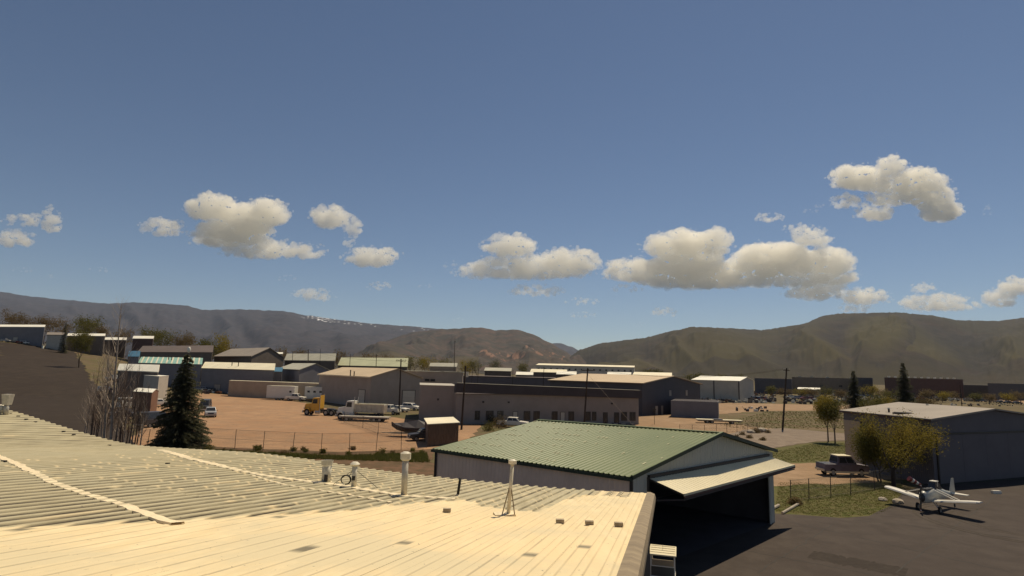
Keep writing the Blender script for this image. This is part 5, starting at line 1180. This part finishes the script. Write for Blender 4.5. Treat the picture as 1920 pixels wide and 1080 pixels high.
# ---------------------------------------------------------------- poles, wires
def pole(label, px, pyb, ptop, D=None, arm=2.2, trans=False, r=.19, name='utility_pole', cat='utility pole', drum=None):
    b = G(px, pyb) if D is None else gp(px, D); tp = at(ptop[0], ptop[1], b.y); h = tp.z - b.z; lx = (tp.x - b.x)
    e = empty(name, b, 0, label, cat, 'utility poles across the yards' if name == 'utility_pole' else None)
    MB().tube((0,0,-.3), (lx,0,h), r, r*.7, n=10).build('pole', M['pole'], e)
    if arm:
        a = MB().box((lx*.95, 0, h-.45), (arm, .12, .14)); ar = a.build('crossarm', M['pole'], e)
        for k in (-.46, -.2, .2, .46): MB().tube((lx*.95 + arm*k, 0, h-.38), (lx*.95 + arm*k, 0, h-.12), .05, n=6).build('insulator', M['galv'], ar)
    if trans: MB().tube((lx*.9 + .35, -.1, h-1.9), (lx*.9 + .35, -.1, h-1.0), .24, n=12).build('transformer', M['galv'], e)
    return e, Vector((b.x + lx * .95, b.y, b.z + h - .15))
T = {}
_, T[0] = pole('utility pole left of the workshop roof with its foot behind the pickup', 577, 742, (578, 655), arm=0)
_, T[1] = pole('utility pole with a crossarm in front of the right workshop door', 748, 778, (752, 673))
_, T[2] = pole('dark leaning utility pole with a transformer left of the office windows', 865, 806, (873, 686), arm=0, trans=True)
_, T[3] = pole('utility pole with a crossarm before the right half of the office', 1095, 800, (1102, 690))
_, T[4] = pole('utility pole standing by the bend of the pale road', 1467, 806, (1475, 690), arm=1.2)
pole('tall thin lamp pole on the far side below the brown hills', 852, 690, (853, 639), D=380, arm=1.5, r=.22)
_, T[5] = pole('slim pole before the taupe building behind the office', 1018, 735, (1020, 688), D=190, arm=2.0, r=.12)
pole('slim dark pole before the pale olive roof, left one', 656, 690, (657, 664), D=240, arm=0, r=.14); pole('slim dark pole before the pale olive roof, middle one', 706, 690, (706, 664), D=240, arm=1.2, r=.16)
pole('slim pole before the pinkish white roof', 549, 690, (549, 659), D=255, arm=0, r=.13); pole('thin pole at the right end of the pinkish white roof', 601, 690, (601, 654), D=265, arm=0, r=.1)
pole('slim pole on the yard at the right before the far road', 1798, 770, (1800, 722), D=170, arm=0, r=.12)
for k, (px, pt) in enumerate([(885, 690), (896, 690), (961, 694), (776, 692), (791, 692)]):
    pole(['first short thin pole right of the transformer pole', 'second short thin pole right of the transformer pole', 'short thin pole before the arched building', 'left short pole above the grey block', 'right short pole above the grey block'][k], px, 715, (px + 1, pt), D=195, arm=0, r=.09)
pole('black ball topped sign post standing on the pale yard', 1227, 796, (1227, 768), arm=0, r=.05, name='sign_post', cat='sign post')
o = MB().tube((0,-.05,0), (0,.05,0), .33, n=12).box((0,.0,-.3), (.5,.05,.5)).build('sign', M['darkmetal'], [q for q in C.objects if q.name.startswith('sign_post')][0]); o.location = (0, -.12, G(1227,796).y * 28 / F - .1)
NW = ['left strand right of the workshop door pole', 'left strand from the transformer pole to the office pole', 'left strand running to the road bend pole', 'right strand right of the workshop door pole', 'right strand from the transformer pole to the office pole', 'right strand running to the road bend pole', 'strung across the front of the workshop roof']
def wire(a, b, sag=1.0, r=.022):
    mb = MB(); P = [a.lerp(b, t / 14) - Vector((0, 0, sag * 4 * (t / 14) * (1 - t / 14))) for t in range(15)]
    for p, q in zip(P, P[1:]): mb.tube(p, q, r, n=4, cap=False)
    o = mb.build('power_line', M['pole']); return tag(o, 'thin power line, ' + NW.pop(0), 'power line', 'power lines between the utility poles')
for d in (-.9, .9):
    o = Vector((d, 0, 0)); wire(T[1] + o, T[2] + o * .2 - Vector((0, 0, .5 + d * .3)), 1.0); wire(T[2] + o * .2 - Vector((0, 0, .5 + d * .3)), T[3] + o, 1.2); wire(T[3] + o, T[4] + o * .6, 1.6)
wire(T[0], T[1] + Vector((0,0,-.3)), 1.0)
g2 = MB().tube(T[3] - Vector((0,0,1)), G(1190, 800) * 1, .02, n=4).build('guy_wire', M['galv']); tag(g2, 'pale guy wire running down right from the pole before the office', 'guy wire')
for k, px in enumerate((1029, 1111)):
    b = G(px, 792); e = MB().tube((0,0,0), (.05,0,4.2), .05, n=6).box((.08,0,4.2), (.22,.12,.16)).build('light_pole', M['galv']); e.location = b; tag(e, ['pale thin light pole before the middle office windows', 'pale thin light pole right of the office crossarm pole'][k], 'light pole')
# ---------------------------------------------------------------- fences
M['fencew'] = mat('fence_wire', (.10, .085, .07), .6); M['fpost'] = mat('fence_post', (.07, .055, .045), .7)
def fence(label, pts, h, name='wire_fence'):
    e = empty(name, pts[0], 0, label, 'fence'); o = Vector(pts[0]); pm = MB().tube((0,0,-.2), (0,0,h), .035, n=6).mesh('post', M['fpost'])
    for p in pts: inst('post', pm, e, Vector(p) - o, (R(random.Random(p[0]).uniform(-2, 2)), R(random.Random(p[1]).uniform(-2, 4)), 0))
    mb = MB()
    for a, b in zip(pts, pts[1:]):
        a = Vector(a) - o; b = Vector(b) - o; L = (b - a).length; n = max(2, int(L / .16))
        for z in (.1, h * .5, h - .05): mb.tube(a + UP * z, b + UP * z, .012, n=3, cap=False)
        for k in range(-int(h/.16), n):            # woven diamonds
            for sg in (0, 1):
                x0, x1 = k * .16, k * .16 + h; z0, z1 = 0.0, h
                if x0 < 0: z0 = -x0; x0 = 0
                if x1 > L: z1 = h - (x1 - L); x1 = L
                if z1 <= z0: continue
                zz0, zz1 = (z0, z1) if sg == 0 else (h - z0, h - z1)
                mb.tube(a.lerp(b, x0 / L) + UP * zz0, a.lerp(b, x1 / L) + UP * zz1, .0035, n=3, cap=False)
    mb.build('chain_link', M['fencew'], e)['kind'] = 'stuff'
    return e
near = [(246,846),(275,843),(330,840),(385,838),(440,842),(493,845),(548,848),(602,850),(655,849),(705,847),(752,844),(800,840)]
fence('long chain link fence between our roof and the red gravel lot', [G(x, y) for x, y in near], 2.3)
fence('short inner chain link fence running towards the covered boat', [G(x, y) for x, y in [(645,793),(680,803),(709,814),(752,822)]], 2.0)
fence('chain link fence on the grass right of the green hangar', [G(x, y) for x, y in [(1483,940),(1517,936),(1558,931),(1595,926),(1640,918),(1690,908)]], 1.7)
fence('low fence along the road behind the green roof', [G(x, y) for x, y in [(1275,812),(1298,812),(1321,812),(1343,811),(1363,811),(1382,810),(1402,809),(1420,808)]], 1.5)
# bits by the hangar corner
def log(label, a, b, r): 
    a, b = G(*a), G(*b); o = MB().tube((0,0,r+.02), (b.x-a.x, b.y-a.y, r+.02), r, n=8).build('timber', M['concrete']); o.location = a; tag(o, label, 'timber')
log('pale timber beam lying at the edge of the grass by the hangar corner', (1467, 965), (1498, 947), .1); log('short pale kerb timber touching the hangar door jamb', (1448, 957), (1460, 951), .12)
def rock(label, px, py, r, m='concrete', name='rock'):
    bm = bmesh.new(); bmesh.ops.create_icosphere(bm, subdivisions=2, radius=r)
    for v in bm.verts: v.co *= 1 + .25 * mnoise.noise(v.co * 2 / r + Vector((px, py, 0))); v.co.z *= .6
    me = bpy.data.meshes.new(name); bm.to_mesh(me); bm.free(); me.materials.append(M[m]); o = bpy.data.objects.new(name, me); C.objects.link(o); p = G(px, py); o.location = p + Vector((0,0,r*.3)); tag(o, label, 'rock')
rock('pale rock lying before the wingtip on the grass edge', 1684, 944, .45); rock('second pale rock left of the aircraft wing', 1655, 939, .35); rock('brown boulder pile by the low road fence, right one', 1428, 810, .9); rock('round brown boulder by the low road fence, left one', 1408, 812, .7)
# ---------------------------------------------------------------- vegetation
def leafmat(name, a, b, tr=.35):
    m = mat(name, a, .8, 0, .9, rgb2=b, spec=.1); t = m.node_tree; bs = t.nodes['Principled BSDF']; out = [n for n in t.nodes if n.type == 'OUTPUT_MATERIAL'][0]
    tl = t.nodes.new('ShaderNodeBsdfTranslucent'); mx = t.nodes.new('ShaderNodeMixShader'); mx.inputs[0].default_value = tr
    t.links.new(bs.inputs['Base Color'].links[0].from_socket, tl.inputs[0]); t.links.new(bs.outputs[0], mx.inputs[1]); t.links.new(tl.outputs[0], mx.inputs[2]); t.links.new(mx.outputs[0], out.inputs[0]); return m
M['blade'] = leafmat('grass_blades', (.09, .10, .022), (.15, .14, .04), .3); M['willow'] = leafmat('spring_leaves', (.19, .155, .02), (.30, .22, .03)); M['leafy'] = leafmat('olive_leaves', (.09, .095, .02), (.16, .13, .03)); M['needle'] = leafmat('spruce_needles', (.085, .088, .05), (.15, .145, .08), .5)
M['brownleaf'] = leafmat('brown_buds', (.13, .09, .04), (.18, .125, .05)); M['bark'] = mat('bark', (.125, .088, .066), .9, .3, 5); M['palebark'] = mat('pale_bark', (.33, .27, .215), .9, .3, 5); M['darkbark'] = mat('dark_bark', (.045, .032, .025), .9, .2, 5)
def limb(mb, p, d, L, r, depth, rnd, tips, spread=.6, up=.15, seg=3, shrink=.68, kids_=(2, 4), n=5):
    q = p.copy(); dd = d.copy(); r0 = r
    for i in range(seg):
        dd = (dd + Vector((rnd.uniform(-1,1), rnd.uniform(-1,1), rnd.uniform(-.6,.8) + up)) * .16).normalized(); nx = q + dd * (L / seg); r1 = r * (1 - .4 * (i + 1) / seg)
        mb.tube(q, nx, r0, r1, n=n, cap=False); q = nx; r0 = r1
        if depth > 0 and i >= 0:
            for k in range(rnd.randint(*kids_) if i == seg - 1 else rnd.randint(0, kids_[0])):
                a = Vector((rnd.gauss(0,1), rnd.gauss(0,1), rnd.gauss(0,.5) + up * 2)).normalized(); nd = (dd + a * spread).normalized()
                limb(mb, q, nd, L * shrink * rnd.uniform(.7, 1.1), r1 * .62, depth - 1, rnd, tips, spread, up, max(2, seg - 1), shrink, kids_, max(3, n - 1))
    tips.append((q, dd))
def leaves(mb, tips, rnd, per, size, rad, droop=0.0):
    for p, d in tips:
        for k in range(per):
            o = Vector((rnd.gauss(0,1), rnd.gauss(0,1), rnd.gauss(0,.8) - droop * rnd.random() * 2)) * rad; c = p + o
            a = Vector((rnd.gauss(0,1), rnd.gauss(0,1), rnd.gauss(0,1))).normalized(); b = a.orthogonal().normalized(); s = size * rnd.uniform(.5, 1.3)
            mb.add([c - a*s - b*s*.4, c + b*s*.6, c + a*s - b*s*.3], [(0,1,2)])
def tree(label, base, h, w, leaf='willow', per=14, size=.10, rad=.35, trunk=.22, stems=1, droop=0, seed=1, depth=3, bark='bark', grp=None, name='tree', up=.15, spread=.7, split=.3):
    rnd = random.Random(seed); e = empty(name, base, 0, label, 'tree', grp); mb = MB(); tips = []
    for s_ in range(stems):
        a = rnd.uniform(0, 6.28); d = Vector((math.cos(a) * .25 * (stems > 1), math.sin(a) * .25 * (stems > 1), 1)).normalized(); p = Vector((math.cos(a) * .3 * (stems > 1), math.sin(a) * .3 * (stems > 1), -.2))
        h0 = h * split; mb.tube(p, p + d * h0, trunk / stems ** .5, trunk * .8 / stems ** .5, n=8, cap=False)
        for k in range(5 if stems == 1 else 3):
            b = rnd.uniform(0, 6.28); dd = Vector((math.cos(b) * w / h * 1.1, math.sin(b) * w / h * 1.1, 1)).normalized(); limb(mb, p + d * h0 * rnd.uniform(.8, 1), dd, h * .36, trunk * .5 / stems ** .5, depth - 1, rnd, tips, spread, up, 3, .62, (2, 3))
    # keep inside the envelope
    zs = max(t[0].z for t in tips); f = h / zs; rx = max(max(abs(t[0].x), abs(t[0].y)) for t in tips); g = min(1.3, (w / 2) / rx)
    mb.v = [(v[0] * (g if v[2] > h0 else 1), v[1] * (g if v[2] > h0 else 1), v[2] * f if v[2] > 0 else v[2]) for v in mb.v]; tips = [(Vector((t.x * g, t.y * g, t.z * f)), d) for t, d in tips]
    mb.build('trunk', M[bark], e)
    if per: lm = MB(); leaves(lm, tips, rnd, per, size, rad, droop); lm.build('crown', M[leaf], e)
    return e
def conifer(label, base, h, w, seed, leaf='needle', grp=None, full=1.0, name='spruce_tree', skirt=.04, den=1.0):
    rnd = random.Random(seed); e = empty(name, base, 0, label, 'tree', grp); tr = MB().tube((0,0,-.2), (0,0,h*.98), w*.035, .02, n=8); mb = MB(); lay = int(h * 4.6 * den); br = MB()
    for i in range(lay):
        z = h * (skirt + (1 - skirt) * i / lay); f = 1 - i / lay; R0 = w / 2 * (f ** .85) * (1 + .22 * mnoise.noise(Vector((i * .9, seed, 0)))) + .12
        for k in range(int(8 + 12 * f)):
            a = rnd.uniform(0, 6.28); r = R0 * rnd.uniform(.6, 1.02) * (1 + .2 * mnoise.noise(Vector((math.cos(a) * 1.5, math.sin(a) * 1.5, z * .6 + seed)))); d = Vector((math.cos(a), math.sin(a), 0)); zz = z + rnd.uniform(-.12, .12)
            br.tube((0, 0, zz), d * r + Vector((0, 0, zz - r * .2)), .025, .008, n=3, cap=False)
            ns = max(3, int(r / .17))
            for j in range(ns):
                t = (j + .6) / ns; c = d * r * t + Vector((0, 0, zz - r * .24 * t ** 1.3 + .06 * t)); sd = Vector((-d.y, d.x, 0)); wd = (.14 + .34 * (1 - t) * min(1, r)) 
                for sg in (-1, 1):
                    for q in range(2):
                        ln = wd * rnd.uniform(.7, 1.3); dn = rnd.uniform(.0, .3); mb.add([c, c + d * rnd.uniform(.1,.2) + Vector((0,0,-.02)), c + sd * sg * ln + d * .14 - Vector((0,0,dn))], [(0,1,2)])
    tr.build('trunk', M['darkbark'], e); br.build('branches', M['darkbark'], e); mb.build('crown', M[leaf], e); return e
# big spruce at left
p = G(334, 846); s = at(333, 662, p.y).z
conifer('big dark blue spruce standing before the red gravel lot', p, s, 7.6, 3, den=1.35)
# right trees
p = G(1605, 790); conifer('dark narrow spruce behind the left end of the right hangar roof', p, at(1601, 694, p.y).z - p.z, 3.4 * p.y / 75, 5, den=.8)
p = G(1700, 800); conifer('taller dark spruce behind the right hangar roof', p, at(1703, 679, p.y).z - p.z, 4.0 * p.y / 75, 6, den=.8)
p = G(1676, 914); tree('yellow green spring tree in front of the right hangar', p, at(1685, 776, p.y).z + .2, 7.6, 'willow', 36, .085, .5, .20, 1, .9, 4, 4, 'darkbark', split=.26)
p = G(1655, 905); tree('smaller olive green tree left behind the yellow green spring tree', p, 5.6, 5.0, 'leafy', 34, .085, .45, .12, 2, .7, 8, 4, 'darkbark', split=.2)
p = G(1742, 905); tree('low orange tinged young tree at the hangar door corner', p, 3.4, 2.8, 'willow', 30, .07, .28, .07, 1, .3, 14, 3, 'darkbark', split=.35)
p = G(1553, 829); tree('left of the two young olive trees by the road bend', p, at(1550, 742, p.y).z, 4.4, 'willow', 16, .12, .4, .12, 1, .2, 21, 4, 'bark')
p = G(1566, 832); tree('right of the two young olive trees by the road bend', p, at(1570, 750, p.y).z, 4.0, 'leafy', 12, .12, .4, .12, 1, .2, 25, 4, 'bark')
for k, (x, y, t, w, l) in enumerate([(1640, 812, 740, 5, 'leafy'), (1740, 800, 738, 6, 'brownleaf'), (1660, 785, 745, 5, 'willow')]):
    p = G(x, y); tree(['olive tree between the two dark spruces behind the right hangar', 'thin brownish tree behind the right hangar ridge', 'yellow green tree just left of the taller dark spruce'][k], p, at(x, t, p.y).z - p.z, w, l, 10, .16, .5, .14, 1, .2, 40 + k, 4)
# bare trees at left
def bare(label, px, py, pt, w, seed, bark='bark', grp='bare trees beside the dark field', trunk=.14, D=None):
    p = G(px, py) if D is None else gp(px, D); h = at(px, pt, p.y).z - p.z; rnd = random.Random(seed); e = empty('bare_tree', p, 0, label, 'tree', grp); mb = MB(); q = Vector((0,0,-.3)); n = 16; d = Vector((rnd.uniform(-.04,.04), rnd.uniform(-.04,.04), 1)); tips = []
    for i in range(n):
        d = (d + Vector((rnd.uniform(-1,1), rnd.uniform(-1,1), .8)) * .05).normalized(); nx = q + d * (h + .3) / n; r0 = trunk * (1 - i / n) ** .8 + .012; r1 = trunk * (1 - (i + 1) / n) ** .8 + .012; mb.tube(q, nx, r0, r1, n=6, cap=False); q = nx
        if i > 2:
            for k in range(rnd.randint(2, 4)):
                a = rnd.uniform(0, 6.28); bd = Vector((math.cos(a) * w, math.sin(a) * w, 1.0)).normalized(); limb(mb, q.copy(), bd, h * .16 * (1.25 - i / n), r1 * .42, 2, rnd, tips, .5, .5, 3, .62, (1, 3), 3)
    mb.build('trunk', M[bark], e); return e
bare('tallest bare tree with a pale trunk beside the dark field', 207, 838, 562, .8, 3, 'palebark', trunk=.17)
bare('tall pale bare tree just left of the tallest one', 196, 836, 640, .6, 4, 'palebark')
i = 0; ORD2 = ['first','second','third','fourth','fifth','sixth','seventh','eighth','ninth','tenth','eleventh','twelfth','thirteenth','fourteenth','fifteenth','sixteenth','seventeenth','eighteenth','nineteenth','twentieth','twenty first','twenty second','twenty third']
for px, py, t in [(158,822,690),(170,830,668),(180,832,700),(188,834,655),(215,838,650),(222,838,690),(232,842,700),(240,845,672),(250,846,715),(262,846,740),(174,828,720),(228,840,735)] + [(160 + 9.5 * q, 828 + 1.6 * q, 700 + (q * 37) % 60) for q in range(11)]:
    bare('slender bare sapling in the thicket by the dark field, ' + ORD2[sorted([158,170,180,188,215,222,232,240,250,262,174,228] + [160 + 9.5 * q for q in range(11)]).index(px)] + ' from the left', px, py, t + 10, .7, 60 + i, 'bark' if i % 3 else 'palebark', 'bare saplings in the thicket', .07); i += 1
p = G(148, 690); tree('round olive shrub tree at the corner of the dark field', p, at(148, 622, p.y).z - p.z, 7.5, 'leafy', 12, .22, .7, .2, 2, 0, 77, 4)
def NTH(k): return (['first','second','third','fourth','fifth','sixth','seventh','eighth','ninth','tenth','eleventh','twelfth','thirteenth','fourteenth','fifteenth','sixteenth','seventeenth','eighteenth','nineteenth'] + ['twentieth'] + ['twenty ' + q for q in ('first','second','third','fourth','fifth','sixth','seventh','eighth','ninth')] + ['thirtieth'])[k] + ' from the left'
# distant trees behind the left buildings and through the middle
k = 0
for px, D, t, w, lf in [(8,380,583,15,'brownleaf'),(48,390,590,15,'brownleaf'),(75,395,596,10,'brownleaf'),(104,380,597,12,'brownleaf'),(150,380,598,13,'leafy'),(158,370,595,14,'leafy'),(182,385,612,9,'brownleaf'),(228,380,618,12,'brownleaf'),(266,370,613,11,'leafy'),(287,365,620,10,'leafy'),(305,360,621,10,'leafy'),(332,355,628,9,'brownleaf'),(350,350,626,9,'brownleaf'),(371,340,636,12,'leafy'),(392,335,640,11,'leafy'),(408,330,629,12,'willow'),(430,360,650,10,'brownleaf'),(520,400,654,12,'brownleaf'),(560,420,656,10,'brownleaf'),(640,400,660,12,'brownleaf'),(690,420,664,12,'brownleaf'),(725,430,667,10,'brownleaf'),(770,430,668,16,'leafy'),(800,440,670,14,'willow'),(830,450,672,14,'leafy'),(870,470,676,14,'willow'),(895,470,677,12,'leafy'),(930,470,676,9,'needle'),(985,470,680,10,'leafy')]:
    p = gp(px, D); h = at(px, t, D).z - p.z
    tree({'brownleaf': 'distant brownish tree on the skyline', 'leafy': 'distant olive tree on the skyline', 'willow': 'distant yellowish tree on the skyline', 'needle': 'distant dark conifer left of the arched building'}[lf] + ', ' + NTH(k), p, max(h, 5), w, lf, 12, .42, 1.3, .3, 1, 0, 200 + k, 3, grp='distant trees behind the buildings'); k += 1
p = gp(113, 300); conifer('small dark conifer left of the second far left hangar', p, at(113, 603, 300).z - p.z, 5, 9, den=.5)
k = 0
for px, D, t, w in [(1210,560,696,8),(1222,560,694,10),(1236,560,695,9),(1300,420,705,10),(1318,420,703,9),(1352,430,706,9),(1385,420,706,8)]:
    p = gp(px, D); tree('tiny dark tree on the line below the right hills, ' + NTH(k), p, max(4, at(px, t, D).z - p.z), w, 'leafy', 10, .7, 1.3, .3, 1, 0, 300 + k, 3, grp='tiny trees below the right hills'); k += 1
rr = random.Random(9)
for k, px in enumerate([1448, 1470, 1500, 1522, 1545, 1575, 1628, 1650, 1668, 1735, 1762, 1790, 1822, 1850, 1885, 1908]):
    p = gp(px, 310 + rr.uniform(-20, 20)); tree('small tree in the line before the far right buildings, ' + NTH(k), p, rr.uniform(4, 7.5), rr.uniform(5, 8), ['leafy', 'brownleaf', 'willow', 'brownleaf'][k % 4], 11, .32, .9, .2, 1, 0, 400 + k, 3, grp='small trees before the far right buildings')
# shrubs
def shrub(label, px, py, r, seed, leaf='leafy', h=1.0, grp=None, n=260, D=None):
    p = G(px, py) if D is None else gp(px, D); rnd = random.Random(seed); e = empty('shrub', p, 0, label, 'shrub', grp); lm = MB(); st = MB(); tips = []
    for k in range(9): a = rnd.uniform(0, 6.28); limb(st, Vector((0,0,0)), Vector((math.cos(a)*.8, math.sin(a)*.8, 1)).normalized(), r * h * .8, .03, 1, rnd, tips, .6, .2, 2)
    for k in range(n):
        d = Vector((rnd.gauss(0,1), rnd.gauss(0,1), abs(rnd.gauss(0,1)))).normalized() * r * rnd.random() ** .4; tips.append((Vector((d.x, d.y, d.z * h)), d))
    st.build('stems', M['bark'], e); leaves(lm, tips, rnd, 3, .09 if r < 2 else .14, .12); lm.build('foliage', M[leaf], e); return e
shrub('greyish bush in front of the office left of the hidden pickup', 935, 803, 1.7, 1, 'brownleaf', 1.2); shrub('smaller olive bush by the far corner of the green roof', 915, 808, 1.1, 2, 'leafy', 1.2); shrub('dark bush behind the greyish one at the office wall', 925, 796, 1.3, 3, 'needle', 1.1)
shrub('round brown bush by the low road fence', 1418, 812, 1.0, 5, 'brownleaf', .8); shrub('dry bush by the hangar corner fence', 1490, 946, .45, 6, 'brownleaf', .9)
for k, (x, y) in enumerate([(1392,816),(1405,822),(1440,812),(1380,822),(1430,826)]): shrub('low dry bush on the bank, ' + ['left middle one','fourth, low right','rightmost one','leftmost one','centre low one'][k], x, y, .6, 20 + k, 'brownleaf', .7, 'low dry bushes on the bank', 120)
for k in range(22):
    x = 262 + k * 25 + random.Random(k * 7).uniform(-22, 22); shrub('weedy tuft at the foot of the long fence, ' + NTH(k), x, 845 + random.Random(k + 5).uniform(-3, 9), .14 + .42 * random.Random(k * 3).random() ** 2, 50 + k, ['leafy','brownleaf','leafy'][k % 3], 1.2, 'weeds along the long fence', 60)
# dark stuff under the spruce and weeds: grass tufts as one mass
def tufts(name, poly, n, seed, h, m, w=.02):
    rnd = random.Random(seed); P = [G(x, y) for x, y in poly]; xs = [p.x for p in P]; ys = [p.y for p in P]; mb = MB(); c = 0
    def inside(x, y):
        r = False; j = len(P) - 1
        for i in range(len(P)):
            if (P[i].y > y) != (P[j].y > y) and x < (P[j].x - P[i].x) * (y - P[i].y) / (P[j].y - P[i].y) + P[i].x: r = not r
            j = i
        return r
    while c < n:
        x = rnd.uniform(min(xs), max(xs)); y = rnd.uniform(min(ys), max(ys))
        if not inside(x, y): c += .2; continue
        c += 1
        for k in range(4):
            a = rnd.uniform(0, 6.28); q = Vector((x + rnd.gauss(0,.06), y + rnd.gauss(0,.06), gz(x, y) + .01)); d = Vector((math.cos(a), math.sin(a), 0)) ; hh = h * rnd.uniform(.5, 1.3)
            mb.add([q - d * w, q + d * w, q + Vector((-d.y, d.x, 0)) * hh * .5 * rnd.random() + UP * hh], [(0,1,2)])
    o = mb.build(name, M[m]); o['kind'] = 'stuff'; return o
tufts('grass', [(1460, 905), (1500, 905), (1690, 912), (1690, 948), (1640, 966), (1560, 970), (1455, 960)], 9000, 1, .05, 'blade', .022)
tufts('grass', [(1440, 850), (1530, 831), (1600, 832), (1600, 868), (1460, 866)], 5000, 2, .06, 'blade', .03)
tufts('weeds', [(262, 850), (420, 846), (640, 856), (800, 850), (805, 868), (600, 862), (300, 856)], 8000, 3, .3, 'blade', .025)
tufts('meadow_grass', [(1340, 797), (1440, 772), (1640, 772), (1640, 806), (1480, 803), (1400, 806)], 5000, 4, .12, 'blade', .06)
# scattered scrap in the yards (small pieces nobody could count)
def scrap(poly, n, seed, s=1.0):
    rnd = random.Random(seed); mb = MB()
    for k in range(n):
        t = rnd.random(); x = poly[0] + (poly[2] - poly[0]) * t; y = poly[1] + (poly[3] - poly[1]) * rnd.random(); p = G(x, y); mb.cur = rnd.choice([0, 0, 1, 1, 2, 3, 4])
        d = (rnd.uniform(.3, 1.8) * s, rnd.uniform(.3, 1.2) * s, rnd.uniform(.2, 1.3) * s); mb.box(p + Vector((0, 0, d[2] / 2)), d, rnd.uniform(0, 3))
        if rnd.random() > .6: mb.tube(p, p + Vector((rnd.uniform(-2, 2), rnd.uniform(-1, 1), rnd.uniform(.2, 2))) * s, .07 * s, n=4)
    o = mb.build('scrap', [M['fascia'], M['wbrown'], M['rpale'], M['rust'], M['rwhite']]); o['kind'] = 'stuff'
M['rust'] = mat('rusty_metal', (.16, .07, .035), .9, .3, 2)
scrap((1315, 734, 1455, 756), 420, 1); scrap((1470, 743, 1640, 758), 260, 2); scrap((375, 722, 432, 739), 160, 3, .9); scrap((440, 712, 540, 722), 60, 4, .8); scrap((1640, 745, 1920, 753), 220, 5, 1.1); scrap((1380, 765, 1440, 772), 20, 6, .7)
scrap((200, 705, 285, 742), 60, 7, .8); scrap((78, 640, 140, 655), 40, 8, 1.2); scrap((1700, 757, 1900, 762), 60, 9, .6)
# white dome and dark things on the skyline
bm = bmesh.new(); bmesh.ops.create_uvsphere(bm, u_segments=14, v_segments=10, radius=1); me = bpy.data.meshes.new('ball'); bm.to_mesh(me); bm.free(); me.materials.append(M['pwhite'])
e = empty('water_ball', gp(351, 255), 0, 'white egg shaped ball on a thin mast behind the spruce top', 'ball'); zt = at(351, 656, 255).z - e.location.z
o = inst('ball', me, e, (0,0,zt)); o.scale = (.75,.75,1.3); MB().tube((0,0,0), (0,0,zt), .12, n=6).build('mast', M['pole'], e)
